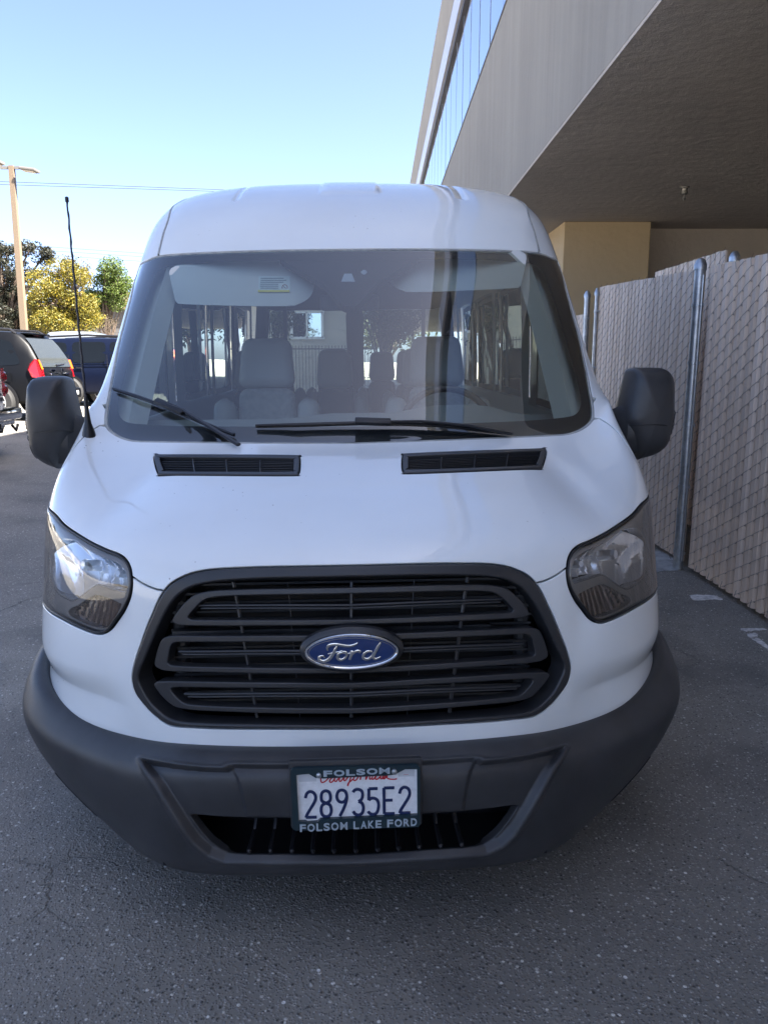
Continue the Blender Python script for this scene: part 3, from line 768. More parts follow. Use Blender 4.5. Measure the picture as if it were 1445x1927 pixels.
# inner black liner closing every gap behind the panels
side_lo = []
def liner(name, v0, v1, off, m, u1=None):
    u1 = u1 or E_; L = np.concatenate([uvline([-u1, v0], [u1, v0], 60), uvline([u1, v0], [u1, v1], 30)[1:], uvline([u1, v1], [-u1, v1], 60)[1:], uvline([-u1, v1], [-u1, v0], 30)[1:-1]])
    return L
lin_holes = [offset_loop(S, resamp(GRL, .03)[::-1] if area(resamp(GRL, .03)) > 0 else resamp(GRL, .03), -.0)]
panel('inner_liner', S, liner('l', .3, 10.7, 0, DARK, 6.2), [GRL, HLL, flip(HLL), ventI, flip(ventI)], DARK, off=-.028, grid=(.3, .3), flange=.001, step=.04)

# fenders: side of the front corner, and A pillars
u_h = hood_side[:, 0].min()
FEN = np.concatenate([hood_side, back_edge_loop if False else HLL[::-1][:4*4+1][::-1][::-1]])
hl_back = np.concatenate([HLL[:1], HLL[::-1][:len(HLL)-i_low]])      # tip -> rear edge -> low corner
fen = np.concatenate([hood_side, hl_back[1:], uvline(HLL[i_low]+[-.38, -.02], [HLL[i_low][0]-.45, .3], 8), uvline([HLL[i_low][0]-.5, .25], [-E_, .25], 8), uvline([-E_, .3], [-E_, 11.2], 40),
                      np.array(catmull([[-E_+.05, 11.25], S.px([(172, 757)])[0]+[-.25, 0], S.px([(176, 757)])[0], S.px([(190, 752)])[0]], False, 4)), ])
wsi = [i for i in range(len(ws_half)) if S.px([(190, 752)])[0][1] > ws_half[i][1] > S.px([(200, 800)])[0][1] and i > 20]
fen = np.concatenate([fen, ws_half[wsi]])
for L in (fen, flip(fen)):
    panel('front_fender', S, L, [], WHITE, gap=.002, rnd=.002, flange=.02, grid=(.2, .2))
# A pillar
top_cut = S.px([(262, 505)])[0]; v_pt = top_cut[1]
pi_ = [i for i in range(len(ws_half)) if ws_half[i][1] > S.px([(190, 752)])[0][1] and i > 18 and ws_half[i][1] < v_pt]
pil = np.concatenate([ws_half[pi_], np.array(catmull([S.px([(190, 752)])[0]+[-.02, 0], S.px([(172, 757)])[0], [-E_+.03, 11.4]], False, 4))[1:], uvline([-E_, 11.6], [-E_, v_pt+.05], 24), uvline([-E_+.02, v_pt+.15], top_cut+[-.05, .12], 10)])
for L in (pil, flip(pil)):
    panel('windscreen_pillar', S, L, [], WHITE, gap=.0022, rnd=.002, flange=.02, grid=(.2, .2))
# roof: centre cap, side rails, split by the gutter seam
gut_px = [(298, 482), (301, 468), (308, 440), (318, 410), (329, 385), (339, 371)]
gut = S.px(gut_px); gut = np.array(catmull(gut, False, 5))
ug = gut[-1][0]
gut = np.concatenate([gut, uvline(gut[-1], [ug+.0, 22], 30)[1:]])
ti = [i for i in range(len(ws_half)) if ws_half[i][0] > gut[0][0]-.02 and i < 20]
cap_half = np.concatenate([[[0, 22]], uvline([0, 22], gut[-1], 10)[1:-1], gut[::-1][:-1], ws_half[ti][::-1]])
CAPL = mirror_loop(cap_half)
def roof_disp(uv, P):
    # pressed steps: raised centre panel and two grooves in front of the roof
    ax = np.abs(P[:, 0]); y = P[:, 1]; d = np.zeros(len(P))
    t = np.clip((y-2.0)/.05, 0, 1)
    c = np.clip((.135-ax)/.006, 0, 1); d += .006*c*t
    t2 = np.clip((y-1.98)/.03, 0, 1)
    d -= .006*np.exp(-((ax-.52)/.008)**4)*t2
    return d
SR = copy.copy(S); SR.disp = roof_disp
xl = lambda ux: uvline([ux, 17.2], [ux, 21.9], 150)
def u_at_x(x, v=18.0):
    us = np.linspace(0, E_, 400); P = S.base(np.c_[us, np.full(400, v)]); return float(np.interp(x, P[:, 0], us))
ex = []
for xx in (.129, .135, .512, .528, .52):
    for sgn in (-1, 1):
        ln = np.array([[sgn*u_at_x(xx, v), v] for v in np.linspace(17.05, 20, 70)]); ex.append(ln)
panel('roof_cap', SR, CAPL, [], WHITE, gap=.003, rnd=.003, flange=.02, grid=(.16, .16), extra=ex)
ti2 = [i for i in range(len(ws_half)) if ws_half[i][0] <= gut[0][0]+.02 and i < 40 and ws_half[i][1] > v_pt]
rail = np.concatenate([gut, uvline([ug-.05, 22], [-E_, 22], 8), uvline([-E_, 21.9], [-E_, v_pt+.1], 40), uvline([-E_+.02, v_pt+.15], top_cut+[-.05, .12], 10)[:-1], ws_half[ti2][::-1]])
for L in (rail, flip(rail)):
    panel('roof_rail', S, L, [], WHITE, gap=.003, rnd=.003, flange=.02, grid=(.2, .2))
strip('roof_seam', S, gut[1:], .012, SEAL, off=.0); strip('roof_seam', S, flip(gut)[:-1], .012, SEAL, off=.0)

# windscreen with its black printed border, grey seal round it
SEALL = offset_loop(S, resamp(WSL, .02) if area(WSL) > 0 else resamp(WSL, .02)[::-1], .004)
cap_l = [i for i in range(len(ws_half)) if i <= 60]
glass = panel('windscreen', S, WSL, [], WSG, gap=.006, off=-.003, grid=(.25, .25), flange=.002)
strip('windscreen_seal', S, offset_loop(S, SEALL, -.0015), .011, SEAL, off=-.0035, closed=True)
FI = [(660, 490), (600, 489), (545, 487), (420, 489), (350, 494), (315, 499), (298, 506), (287, 522), (275, 556), (258, 610), (243, 665), (230, 715), (221, 759), (222, 775), (229, 787), (243, 793), (290, 797), (340, 799), (480, 800), (660, 800)]
fi_half = cm(S, FI, n=4); FIL = mirror_loop(fi_half)
panel('windscreen_border', S, offset_loop(S, SEALL, .006), [FIL], FRIT, off=-.0075, grid=(.3, .3), flange=.0005)
TRI = [(661, 480), (540, 480), (531, 486), (570, 508), (608.6, 532), (630, 557), (645, 571), (654, 573.5), (661, 574)]
TRIL = mirror_loop(np.array(catmull(S.px(TRI), False, 2)))
panel('camera_cover', S, TRIL, [], FRIT, off=-.009, grid=(.3, .3), flange=.03)
"""sensor windows"""
panel('sensor_window', S, np.array(catmull(S.px([(648, 512), (662, 512), (668, 527), (642, 527)]), True, 1)), [], mat('sensor_glass', (.42, .46, .52), .3), off=-.0070, flange=.001, grid=(.3, .3), step=.006)
panel('sensor_window', S, np.array(catmull(S.px([(679, 509), (685, 505), (691, 509), (685, 514)]), True, 3)), [], MATS['sensor_glass'], off=-.0070, flange=.001, grid=(.3, .3), step=.005)

# ---- hood vents
def vent(m_):
    fx = (lambda L: flip(L)) if m_ else (lambda L: np.asarray(L))
    r = panel('hood_vent', S, fx(offset_loop(S, resamp(ventL, .012) if area(ventL) > 0 else resamp(ventL, .012)[::-1], .0015)), [fx(ventI)], GRILLEP, off=.004, rnd=.003, flange=.02, step=.010, grid=(.3, .3))
    sb = MB()
    a0, a1 = S.px([(303, 865)])[0], S.px([(552, 866)])[0]; b0, b1 = S.px([(311, 888)])[0], S.px([(551, 888)])[0]
    for k in range(7):
        t = (k+.5)/7; A = a0+(b0-a0)*t; B = a1+(b1-a1)*t
        L = np.array([A+(B-A)*s for s in np.linspace(0, 1, 12)]); L = fx(L)
        P = S.base(L)-S.raw_n(L)*.006
        # each louvre a flat blade leaning forward
        V = []
        for p in P: V += [p+[0, -.005, .0015], p+[0, -.004, .003], p+[0, .006, -.002], p+[0, .005, -.0035]]
        Fc = []
        for i in range(len(P)-1):
            for q in range(4): Fc.append((i*4+q, i*4+(q+1) % 4, (i+1)*4+(q+1) % 4, (i+1)*4+q))
        MB().add(V, Fc).build('louvre', GRILLEP, r, True)
    for (pa, pb) in (((363, 863), (367, 889)), ((426, 864), (427.5, 889)), ((490, 865), (490, 889))):
        L = fx(S.px([pa, pb])); P = S.base(L)-S.raw_n(L)*.002
        MB().tube([P[0], P[1]], .0022, 4).build('vent_divider', GRILLEP, r, True)
    panel('vent_well', S, fx(ventI), [], DARK, parent=r, off=-.03, flange=.001, grid=(.4, .4))
    return r
vent(False); vent(True)

# ---- headlights
def headlight(m_):
    fx = (lambda L: flip(L)) if m_ else (lambda L: np.asarray(L))
    loop = HLL if area(HLL) > 0 else HLL[::-1]
    rim_in = offset_loop(S, resamp(loop, .012), .010)
    h = panel('headlight', S, fx(loop), [fx(rim_in)], BLACK, off=.001, rnd=.003, gap=.002, flange=.05, grid=(.3, .3), step=.010)
    panel('lens', S, fx(offset_loop(S, resamp(loop, .012), .007)), [], LENS, parent=h, off=.002, rnd=.006, flange=.004, grid=(.2, .2), step=.010)
    smoke = mat('smoked_bezel', (.30, .275, .25), .2, coat=1)
    chrome_px = [(91, 1050), (97, 1029), (108, 1014), (122, 1011.5), (138, 1016), (152, 1027), (170, 1039), (190, 1047), (212, 1056), (226, 1068), (233, 1085), (234, 1100), (231, 1114), (205, 1107), (183, 1101), (172, 1101), (158, 1111), (146, 1121), (130, 1128), (115, 1122), (104, 1114), (95, 1098), (89, 1075)]
    cl = cm(S, chrome_px, True, 4)
    low_px = [(122, 1155), (128, 1145), (140, 1140), (160, 1127), (176, 1121), (196, 1126), (218, 1136), (222, 1142), (205, 1172), (192, 1183), (170, 1180), (140, 1168)]
    ll = cm(S, low_px, True, 4)
    panel('bezel', S, fx(offset_loop(S, resamp(loop, .012), .006)), [fx(cl), fx(ll)], smoke, parent=h, off=-.010, rnd=.003, flange=.03, grid=(.2, .2), step=.010)
    c1 = S.px([(136, 1062)])[0]; c2 = S.px([(205, 1078)])[0]
    P1, P2 = S.base(c1)[0], S.base(c2)[0]
    def bowl(uv, P):
        Pm = P.copy(); Pm[:, 0] = -np.abs(Pm[:, 0])
        q1 = Pm-P1; q2 = Pm-P2
        r1 = np.sqrt((q1[:, 0]*1.0)**2+(q1[:, 1]*.3)**2+q1[:, 2]**2); r2 = np.sqrt(q2[:, 0]**2+(q2[:, 1]*.3)**2+q2[:, 2]**2)
        d1 = .072*np.clip(1-(r1/.13)**2, 0, 1); d2 = .050*np.clip(1-(r2/.085)**2, 0, 1)
        d = np.maximum(d1, d2)
        # vertical flutes
        fl_ = np.abs(((Pm[:, 0]*.9+Pm[:, 1]*.55)*55) % 1-.5)*2
        f2 = ((Pm[:, 2]*9) % 1)
        return -(.014+d)-.017*fl_*np.clip(d/.02, .25, 1)+.0025*(f2 > .5)
    SB = copy.copy(S); SB.disp = bowl
    panel('reflector', SB, fx(cl), [], REFL, parent=h, grid=(.026, .05), flange=.002, step=.006)
    # lamp bulbs with their hex caps
    for c, rr in ((c1, .017), (c2, .012)):
        L = fx([c]); p = S.base(L)[0]-S.raw_n(L)[0]*.050; nn = S.raw_n(L)[0]
        MB().tube([p-nn*.035, p-nn*.03, p+nn*.012, p+nn*.02], [rr*.8, rr, rr, rr*.75], 6).build('bulb_shield', REFL, h, False)
    def ribs(uv, P):
        a = (P[:, 0]*1.0*np.sign(P[:, 0])+P[:, 1]*.6)*150
        return -.030+.003*np.abs((a % 1)-.5)*2
    SI = copy.copy(S); SI.disp = ribs
    panel('indicator', SI, fx(ll), [], mat('indicator_lens', (.17, .115, .085), .12, coat=1), parent=h, grid=(.02, .12), flange=.002, step=.008)
    # chrome brow dividing the reflector from the indicator
    br = cm(S, [(91, 1098), (105, 1118), (120, 1127), (131, 1131), (148, 1122), (172, 1103), (184, 1103), (205, 1109), (232, 1116)])
    strip('bright_brow', S, fx(br) if not m_ else flip(br), .005, mat('brow_silver', (.6, .6, .6), .2, metal=1), parent=h, off=-.012, h=.003)
    panel('lamp_housing', S, fx(loop), [], DARK, parent=h, off=-.13, flange=.001, grid=(.3, .3))
    return h
headlight(False); headlight(True)

# ---- grille
grille = panel('grille', S, GRL, [mirror_loop(cm(S, [(661, 1088), (514, 1091), (430, 1095), (395, 1099), (365, 1106), (342, 1119), (325, 1138), (306, 1172), (287, 1215), (268, 1260), (265, 1276), (270, 1290), (286, 1318), (302, 1335), (318, 1347), (340, 1354), (400, 1358), (500, 1360), (661, 1361)]))], GRILLEP, gap=.003, off=.006, rnd=.006, flange=.05, grid=(.2, .2), step=.012)
B1O = [(661, 1105.5), (514, 1107.5), (430, 1110), (392, 1112.5), (366, 1119), (350, 1131), (334, 1149), (325, 1162), (322.8, 1168), (326, 1174), (340.5, 1178), (400, 1179), (514, 1178.5), (661, 1177)]
B1I = [(661, 1117.6), (514, 1120), (430, 1122.5), (395, 1126), (380, 1132), (368, 1143), (356, 1157), (353, 1162), (357, 1166), (370, 1167), (440, 1167.5), (514, 1167.5), (661, 1166.5)]
B2O = [(661, 1196), (514, 1197), (400, 1197.5), (330, 1197), (312, 1199), (303, 1204), (297, 1216), (292, 1232), (289, 1246), (290, 1255), (297, 1260), (310, 1264), (350, 1266), (450, 1268), (661, 1268.5)]
B2I = [(661, 1208), (514, 1209), (400, 1209.5), (340, 1209.5), (328, 1210.5), (321, 1215), (317, 1228), (314, 1246), (316, 1250), (322, 1253), (350, 1255), (450, 1257), (661, 1257.7)]
B3O = [(661, 1286), (514, 1285.5), (400, 1284), (330, 1283), (300, 1283.5), (290, 1286), (288, 1291), (294, 1301), (305, 1314), (318, 1326), (331, 1333), (360, 1338), (450, 1342), (661, 1345)]
B3I = [(661, 1297), (514, 1296.5), (400, 1295.5), (345, 1295), (325, 1295.5), (320.5, 1299), (324, 1306), (332, 1315), (342, 1323), (356, 1327), (400, 1330), (500, 1333), (661, 1334)]
for O, I in ((B1O, B1I), (B2O, B2I), (B3O, B3I)):
    panel('grille_bar', S, mirror_loop(cm(S, O, n=3)), [mirror_loop(cm(S, I, n=3))], GRILLEP, parent=grille, off=-.004, rnd=.0035, flange=.03, grid=(.3, .3), step=.012)
for y0, xe in ((1142, 366), (1230, 330), (1311, 340)):
    for dy, o_ in ((0, -.022), (6, -.026)):
        L = S.px([(xe+dy, y0+dy), (430, y0+dy-.5), (530, y0+dy-1), (661, y0+dy-1)]); L[-1, 0] = 0; L = np.array(catmull(L, False, 6)); L = np.concatenate([L, flip(L)[1:]])
        strip('grille_fin', S, L, .005, GRILLEP, parent=grille, off=o_, h=.006)
sp = MB()
for xt, xb in ((433, 479), (538, 562), (661, 661)):
    for (ya, yb) in ((1094, 1106), (1118, 1166), (1180, 1196), (1210, 1257), (1268, 1286), (1297, 1334), (1346, 1358)):
        if xt == 661 and 1180 <= ya <= 1257: continue
        for (a, b) in ((ya, yb),):
            xa = xt+(xb-xt)*(a-1094)/264; xbb = xt+(xb-xt)*(b-1094)/264
            L = S.px([(xa, a), (xbb, b)])
            for mm in ((0, 1) if xt != 661 else (0,)):
                LL = L if not mm else flip(L)
                P = S.base(LL)-S.raw_n(LL)*.030
                r = .0048 if xt != 538 else .0012
                sp = MB().tube([P[0], P[1]], r, 6); sp.build('grille_stub', GRILLEP, grille, True)
panel('grille_backing', S, GRL, [], DARK, parent=grille, off=-.15, flange=.001, grid=(.3, .3))
ALU = mat('radiator_fins', (.045, .046, .048), .5, metal=.5)
rb = MB()
for k in range(16): rb.box((0, .15, .60+k*.024), (.92, .006, .006))
rb.tube([(-.44, .17, .60), (-.44, .17, .92)], .02, 10).tube([(.44, .17, .60), (.44, .17, .92)], .02, 10).box((-.05, .125, .79), (.8, .02, .022))
tag(rb.build('radiator', ALU, grille, False), kind='stuff')

# emblem: oval badge with script
em_c = vback(662, 1226, .012)
EW, EH = .113, .0455
def ell(a, b, n=56): return [(a*math.cos(2*PI*k/n), b*math.sin(2*PI*k/n)) for k in range(n)]
def oval_ring(name, m_, prof, parent):
    """prof: (scale_x extra, depth) pairs"""
    V = []; Fc = []; n = 72
    for e, d in prof:
        for k in range(n):
            t = 2*PI*k/n; V.append((em_c[0]+(EW+e)*math.cos(t), em_c[1]-d, em_c[2]+(EH+e)*math.sin(t)))
    for i in range(len(prof)-1):
        for k in range(n): Fc.append((i*n+k, i*n+(k+1) % n, (i+1)*n+(k+1) % n, (i+1)*n+k))
    return MB().add(V, Fc).build(name, m_, parent, True)
emb = oval_ring('badge_plinth', GRILLEP, [(.012, -.03), (.012, -.012), (.006, -.006), (-.002, -.004), (-EH+.001, -.004)], grille)
oval_ring('badge_ring', CHROME, [(.001, -.005), (.001, .001), (-.0015, .0055), (-.005, .006), (-.0075, .0035), (-.008, .002)], emb)
BLUE = mat('badge_blue', (.008, .030, .125), .25, coat=1, coat_r=.02)
oval_ring('badge_field', BLUE, [(-.0075, .0022), (-.020, .0032), (-EH+.0005, .0042)], emb)
oval_ring('badge_line', CHROME, [(-.0098, .0028), (-.0100, .0042), (-.0112, .0042), (-.0114, .0028)], emb)
def stroke_obj(name, strokes, m_, parent, origin, sx, sz, r, flat=.35, y=0., n=5, tubes=6, closed=False):
    """lettering built from pen strokes: points (x,z[,radius factor]) in letter units"""
    mb = MB(); o3 = np.array(origin, float)
    for s_ in strokes:
        P = [np.array([*p[:2], p[2] if len(p) > 2 else 1.]) for p in s_]
        C_ = catmull(P, False, n) if len(P) > 2 else P
        pts = [Vector((o3[0]+p[0]*sx, o3[1]-y, o3[2]+p[1]*sz)) for p in C_]
        k = len(mb.v); mb.tube(pts, [max(.0001, r*p[2]) for p in C_], tubes)
        for i in range(k, len(mb.v)):
            v = mb.v[i]; mb.v[i] = (v[0], o3[1]-y+(v[1]-o3[1]+y)*flat, v[2])
    return mb.build(name, m_, parent, True, sharp=60)
script = [
 # F: sweeping crossbar and stem
 [(-5.0, 1.1, .5), (-5.1, 1.9, .9), (-4.6, 2.6, 1.1), (-3.4, 2.75, 1.1), (-2.0, 2.35, 1.0), (-.9, 2.25, .9), (.1, 2.7, .7), (.4, 3.1, .3)],
 [(-3.3, 2.3, .6), (-3.7, 1.2, 1.1), (-4.3, -.4, 1.3), (-5.1, -1.6, 1.3), (-6.0, -1.9, 1.2), (-6.6, -1.4, 1.2), (-6.5, -.6, .9), (-5.9, -.4, .6), (-5.6, -.9, .4)],
 [(-5.0, .1, .4), (-4.0, .35, .8), (-3.0, .6, .6), (-2.4, 1.0, .3)],
 # o
 [(-2.2, .5, .7), (-3.0, .1, 1), (-3.3, -.9, 1.1), (-2.8, -1.6, 1.0), (-2.0, -1.2, .9), (-1.6, -.2, .9), (-1.9, .6, .8), (-2.3, .5, .7), (-1.6, .1, .5), (-.9, .2, .5)],
 # r
 [(-.9, .4, .8), (-.6, .7, .9), (-.8, -.2, 1.1), (-1.1, -1.6, 1.0)],
 [(-.9, -.6, .6), (-.2, .4, .9), (.4, .8, 1), (.8, .5, .9), (.7, .2, .5)],
 # d bowl, stem
 [(3.0, .5, .7), (2.2, .6, .9), (1.5, -.2, 1.1), (1.4, -1.2, 1.1), (2.1, -1.6, 1), (2.9, -.9, .9), (3.3, .2, .9)],
 [(4.6, 3.0, .7), (4.0, 1.6, 1.0), (3.3, -.4, 1.1), (3.2, -1.3, 1.0), (3.7, -1.6, .8), (4.5, -1.0, .4)],
]
script[3] = [(p[0]+.0, *p[1:]) for p in script[3]]
stroke_obj('badge_script', script, mat('bright_script', (.75, .77, .8), .18, metal=1), emb, em_c+[.009, 0, -.004], .0132, .0090, .0035, .5, y=.0052)

# ---- bumper
def BR(z, ys, xs, zs): return [(x, y, zz) for x, y, zz in zip(xs, ys, zs)]
brow = [
 BR(0, (.06, .062, .095, .20, .34, .52, .80, 1.08), (0, .2, .4, .56, .78, .93, .975, .99), (.505, .505, .50, .475, .475, .54, .57, .58)),
 BR(0, (.035, .037, .065, .165, .31, .50, .80, 1.08), (0, .2, .4, .56, .785, .945, .990, 1.0), (.526, .526, .522, .497, .498, .560, .59, .60)),
 BR(0, (-.005, -.003, .025, .12, .285, .475, .79, 1.08), (0, .2, .4, .56, .79, .970, 1.015, 1.015), (.517, .517, .513, .490, .492, .548, .585, .595)),
 BR(0, (-.035, -.033, -.005, .085, .255, .455, .78, 1.08), (0, .2, .4, .565, .795, .99, 1.03, 1.02), (.498, .498, .493, .467, .462, .50, .54, .55)),
 BR(0, (-.048, -.046, -.02, .068, .235, .44, .77, 1.08), (0, .2, .4, .567, .797, .998, 1.035, 1.025), (.47, .47, .465, .438, .430, .452, .50, .51)),
 BR(0, (-.052, -.050, -.024, .062, .235, .445, .77, 1.08), (0, .2, .4, .568, .79, .985, 1.03, 1.022), (.42, .42, .41, .39, .38, .385, .43, .45)),
 BR(0, (-.050, -.047, -.02, .060, .240, .455, .78, 1.08), (0, .2, .4, .565, .77, .955, 1.015, 1.015), (.34, .34, .33, .315, .31, .31, .35, .37)),
 BR(0, (-.040, -.036, -.010, .066, .25, .47, .79, 1.08), (0, .2, .4, .56, .745, .915, .99, 1.0), (.26, .26, .25, .245, .24, .245, .27, .30)),
 BR(0, (-.022, -.018, .008, .085, .27, .49, .80, 1.08), (0, .2, .4, .55, .715, .875, .96, .98), (.205, .205, .198, .195, .19, .20, .225, .25)),
 BR(0, (.02, .024, .05, .125, .30, .52, .82, 1.08), (0, .2, .4, .545, .69, .84, .93, .95), (.183, .183, .178, .175, .17, .18, .20, .22)),
]
BS = Surf(brow[::-1], 2)
def bpx(L): return BS.px(L)
inner_px = [(661, 1438.5), (541, 1441.0), (440, 1440), (431, 1442), (422, 1447), (380, 1445.5), (340, 1441.5), (300, 1435), (268, 1429), (285, 1460), (310, 1500), (336, 1541), (367, 1585), (394, 1608), (422, 1619), (540, 1621), (661, 1621)]
ip = bpx(inner_px); INNER = mirror_loop(ip)
intake_px = [(661, 1549), (541, 1548), (500, 1548), (458, 1548.5), (400, 1546), (366, 1543), (352, 1544), (362, 1560), (378, 1580), (398, 1600), (418, 1611), (440, 1615), (540, 1616.5), (661, 1617)]
INTK = mirror_loop(np.array(catmull(bpx(intake_px), False, 3)))
step_px = [(661, 1440), (433, 1440), (440, 1462), (452, 1510), (460, 1548), (661, 1549)]
STEP = mirror_loop(bpx(step_px))
sk = np.array([.15, .055])
def bump_disp(uv, P):
    m = uv.copy(); q = m*sk
    d1 = sdf(INNER*sk, q); d2 = sdf(STEP*sk, q)
    s1 = np.clip((d1+.004)/.012, 0, 1); s1 = s1*s1*(3-2*s1)
    s2 = np.clip((d2+.003)/.010, 0, 1); s2 = s2*s2*(3-2*s2)
    # ridge along the wing edge
    r = np.exp(-((d1+.008)/.006)**2)*.0030
    # character line low on the wing
    return -.020*s1+.008*s2+r
BSD = copy.copy(BS); BSD.disp = bump_disp
bl = np.concatenate([uvline([-E_, .15], [-E_, 8.9], 30), uvline([-E_, 8.95], [E_, 8.95], 90)[1:], uvline([E_, 8.9], [E_, .15], 30)[1:], uvline([E_, .1], [-E_, .1], 90)[1:-1]])
ie = resamp(INNER, .012); ie2 = resamp(STEP, .012)
ex = []
ic = ie if area(ie) > 0 else ie[::-1]
for dd in (-.012, -.004, .003, .008): ex_ = offset_loop(BS, ic, dd); ex.append(np.concatenate([ex_, ex_[:1]]))
NOV = [e for e in ex]
def near_edge(p):
    lo_ = INNER.min(0)-.4; hi_ = INNER.max(0)+.4; k = (p > lo_).all(1) & (p < hi_).all(1); r = np.zeros(len(p), bool)
    if k.any(): q = p[k]*sk; r[k] = (np.abs(sdf(INNER*sk, q)+.001) < .015) | (np.abs(sdf(STEP*sk, q)-.003) < .009)
    return r
bumper = panel('bumper', BSD, bl, [INTK], PLAST, grid=(.07, .13), flange=.02, rnd=.003, step=.012, fine=((.026, .06), near_edge))
# intake tray with ribs
MB().box((0, .13, .215), (.98, .20, .012)).box((0, .21, .30), (1.10, .02, .20)).box((0, .13, .415), (1.0, .18, .012)).build('intake_floor', BLACK, bumper)
for xp in (466, 507, 548, 588, 628, 661):
    L = bpx([(xp, 1552), (xp, 1612)]) if xp < 661 else np.array([[0, bpx([(661, 1552)])[0][1]], [0, bpx([(661, 1612)])[0][1]]])
    for mm in ((0, 1) if xp < 661 else (0,)):
        LL = L if not mm else flip(L)[::-1]
        P = BS.base(LL); nn = BS.raw_n(LL)
        MB().tube([P[0]-nn[0]*.17, P[1]-nn[1]*.09, P[1]-nn[1]*.018], [.006, .0065, .007], 6).tube([P[1]-nn[1]*.017, P[1]-nn[1]*.012], [.006, .003], 6).build('intake_rib', BLACK, bumper, True)
# thin trim line low on each wing
tl = BS.px([(79, 1474), (98, 1498), (125, 1524), (150, 1539), (172, 1547)]); tl = np.array(catmull(tl, False, 5))
strip('lower_lip', BS, tl, .004, BLACK, parent=bumper, off=.0005); strip('lower_lip', BS, flip(tl), .004, BLACK, parent=bumper, off=.0005)

# ---- licence plate
py_ = -.082
q0 = vback(546, 1444.6, py_); q1 = vback(788, 1439, py_); q2 = vback(792, 1554, py_); q3 = vback(553, 1562, py_)
pcx = (q0[0]+q1[0]+q2[0]+q3[0])/4; pcz = (q0[2]+q1[2]+q2[2]+q3[2])/4
PWD = (q1[0]-q0[0]+q2[0]-q3[0])/2; PHT = (q0[2]+q1[2]-q2[2]-q3[2])/2
plate = bpy.data.objects.new('licence_plate', None); COL.objects.link(plate); plate.parent = van
plate.location = (pcx, py_, pcz); plate.rotation_euler = (0, 0, 0); plate['label'] = 'front licence plate in a dark dealer frame'
PLW = mat('plate_white', (.74, .75, .76), .45, var=(90, .10)); PFR = mat('plate_frame_green', (.008, .026, .035), .3, coat=.6)
sX = PWD/1171.; sZ = PHT/545.      # zoom units -> metres (zoom frame box 120..1295 x 205..770)
def pz(x, y): return ((x-709)*sX, (488-y)*sZ)
hw, hh = PWD/2, PHT/2
pb = MB(); pb.box((0, .006, 0), (PWD*.97, .002, PHT*.96)); pbase = pb.build('plate_blank', PLW, plate)
def rrect(w_, h_, r, n=5):
    out = []
    for cx_, cz_, a0 in ((w_-r, h_-r, 0), (-w_+r, h_-r, 90), (-w_+r, -h_+r, 180), (w_-r, -h_+r, 270)):
        for k in range(n+1):
            a = math.radians(a0+90*k/n); out.append((cx_+r*math.cos(a), cz_+r*math.sin(a)))
    return out
def ring_mesh(outer, inner, y0, y1, name, m_, parent, bev=.0012):
    """flat frame with hole, both polygons in xz with different vertex counts allowed"""
    vin = [Vector(p) for p in outer]+[Vector(p) for p in inner]; n, k = len(outer), len(inner)
    ed = [(i, (i+1) % n) for i in range(n)]+[(n+i, n+(i+1) % k) for i in range(k)]
    V2, _, F2, *_r = delaunay_2d_cdt(vin, ed, [], 0, 1e-6)
    P2 = np.array([tuple(v) for v in V2]); o = np.array(outer); ii = np.array(inner)
    F2 = [f for f in F2 if inside(o, P2[list(f)].mean(0)[None])[0] and not inside(ii, P2[list(f)].mean(0)[None])[0]]
    V = [(p[0], y0, p[1]) for p in P2]; Fc = [tuple(f) for f in F2]
    for L in (outer, inner):
        b = len(V); L = list(L); n = len(L); V += [(p[0], y0, p[1]) for p in L]+[(p[0], y1, p[1]) for p in L]
        Fc += [(b+i, b+(i+1) % n, b+n+(i+1) % n, b+n+i) for i in range(n)]
    return MB().add(V, Fc).build(name, m_, parent)
inner_poly = [pz(*p) for p in ((172, 272), (285, 264), (345, 300), (415, 308), (1000, 298), (1065, 290), (1160, 247), (1268, 250), (1270, 655), (375, 668), (350, 690), (260, 695), (235, 683), (180, 683))]
ring_mesh(rrect(hw, hh, .008), inner_poly, -.004, .005, 'plate_frame', PFR, plate)
MB().box((0, .016, .004), (PWD+.012, .016, PHT+.016), bev=.006).build('plate_mount', PLAST, plate, True)
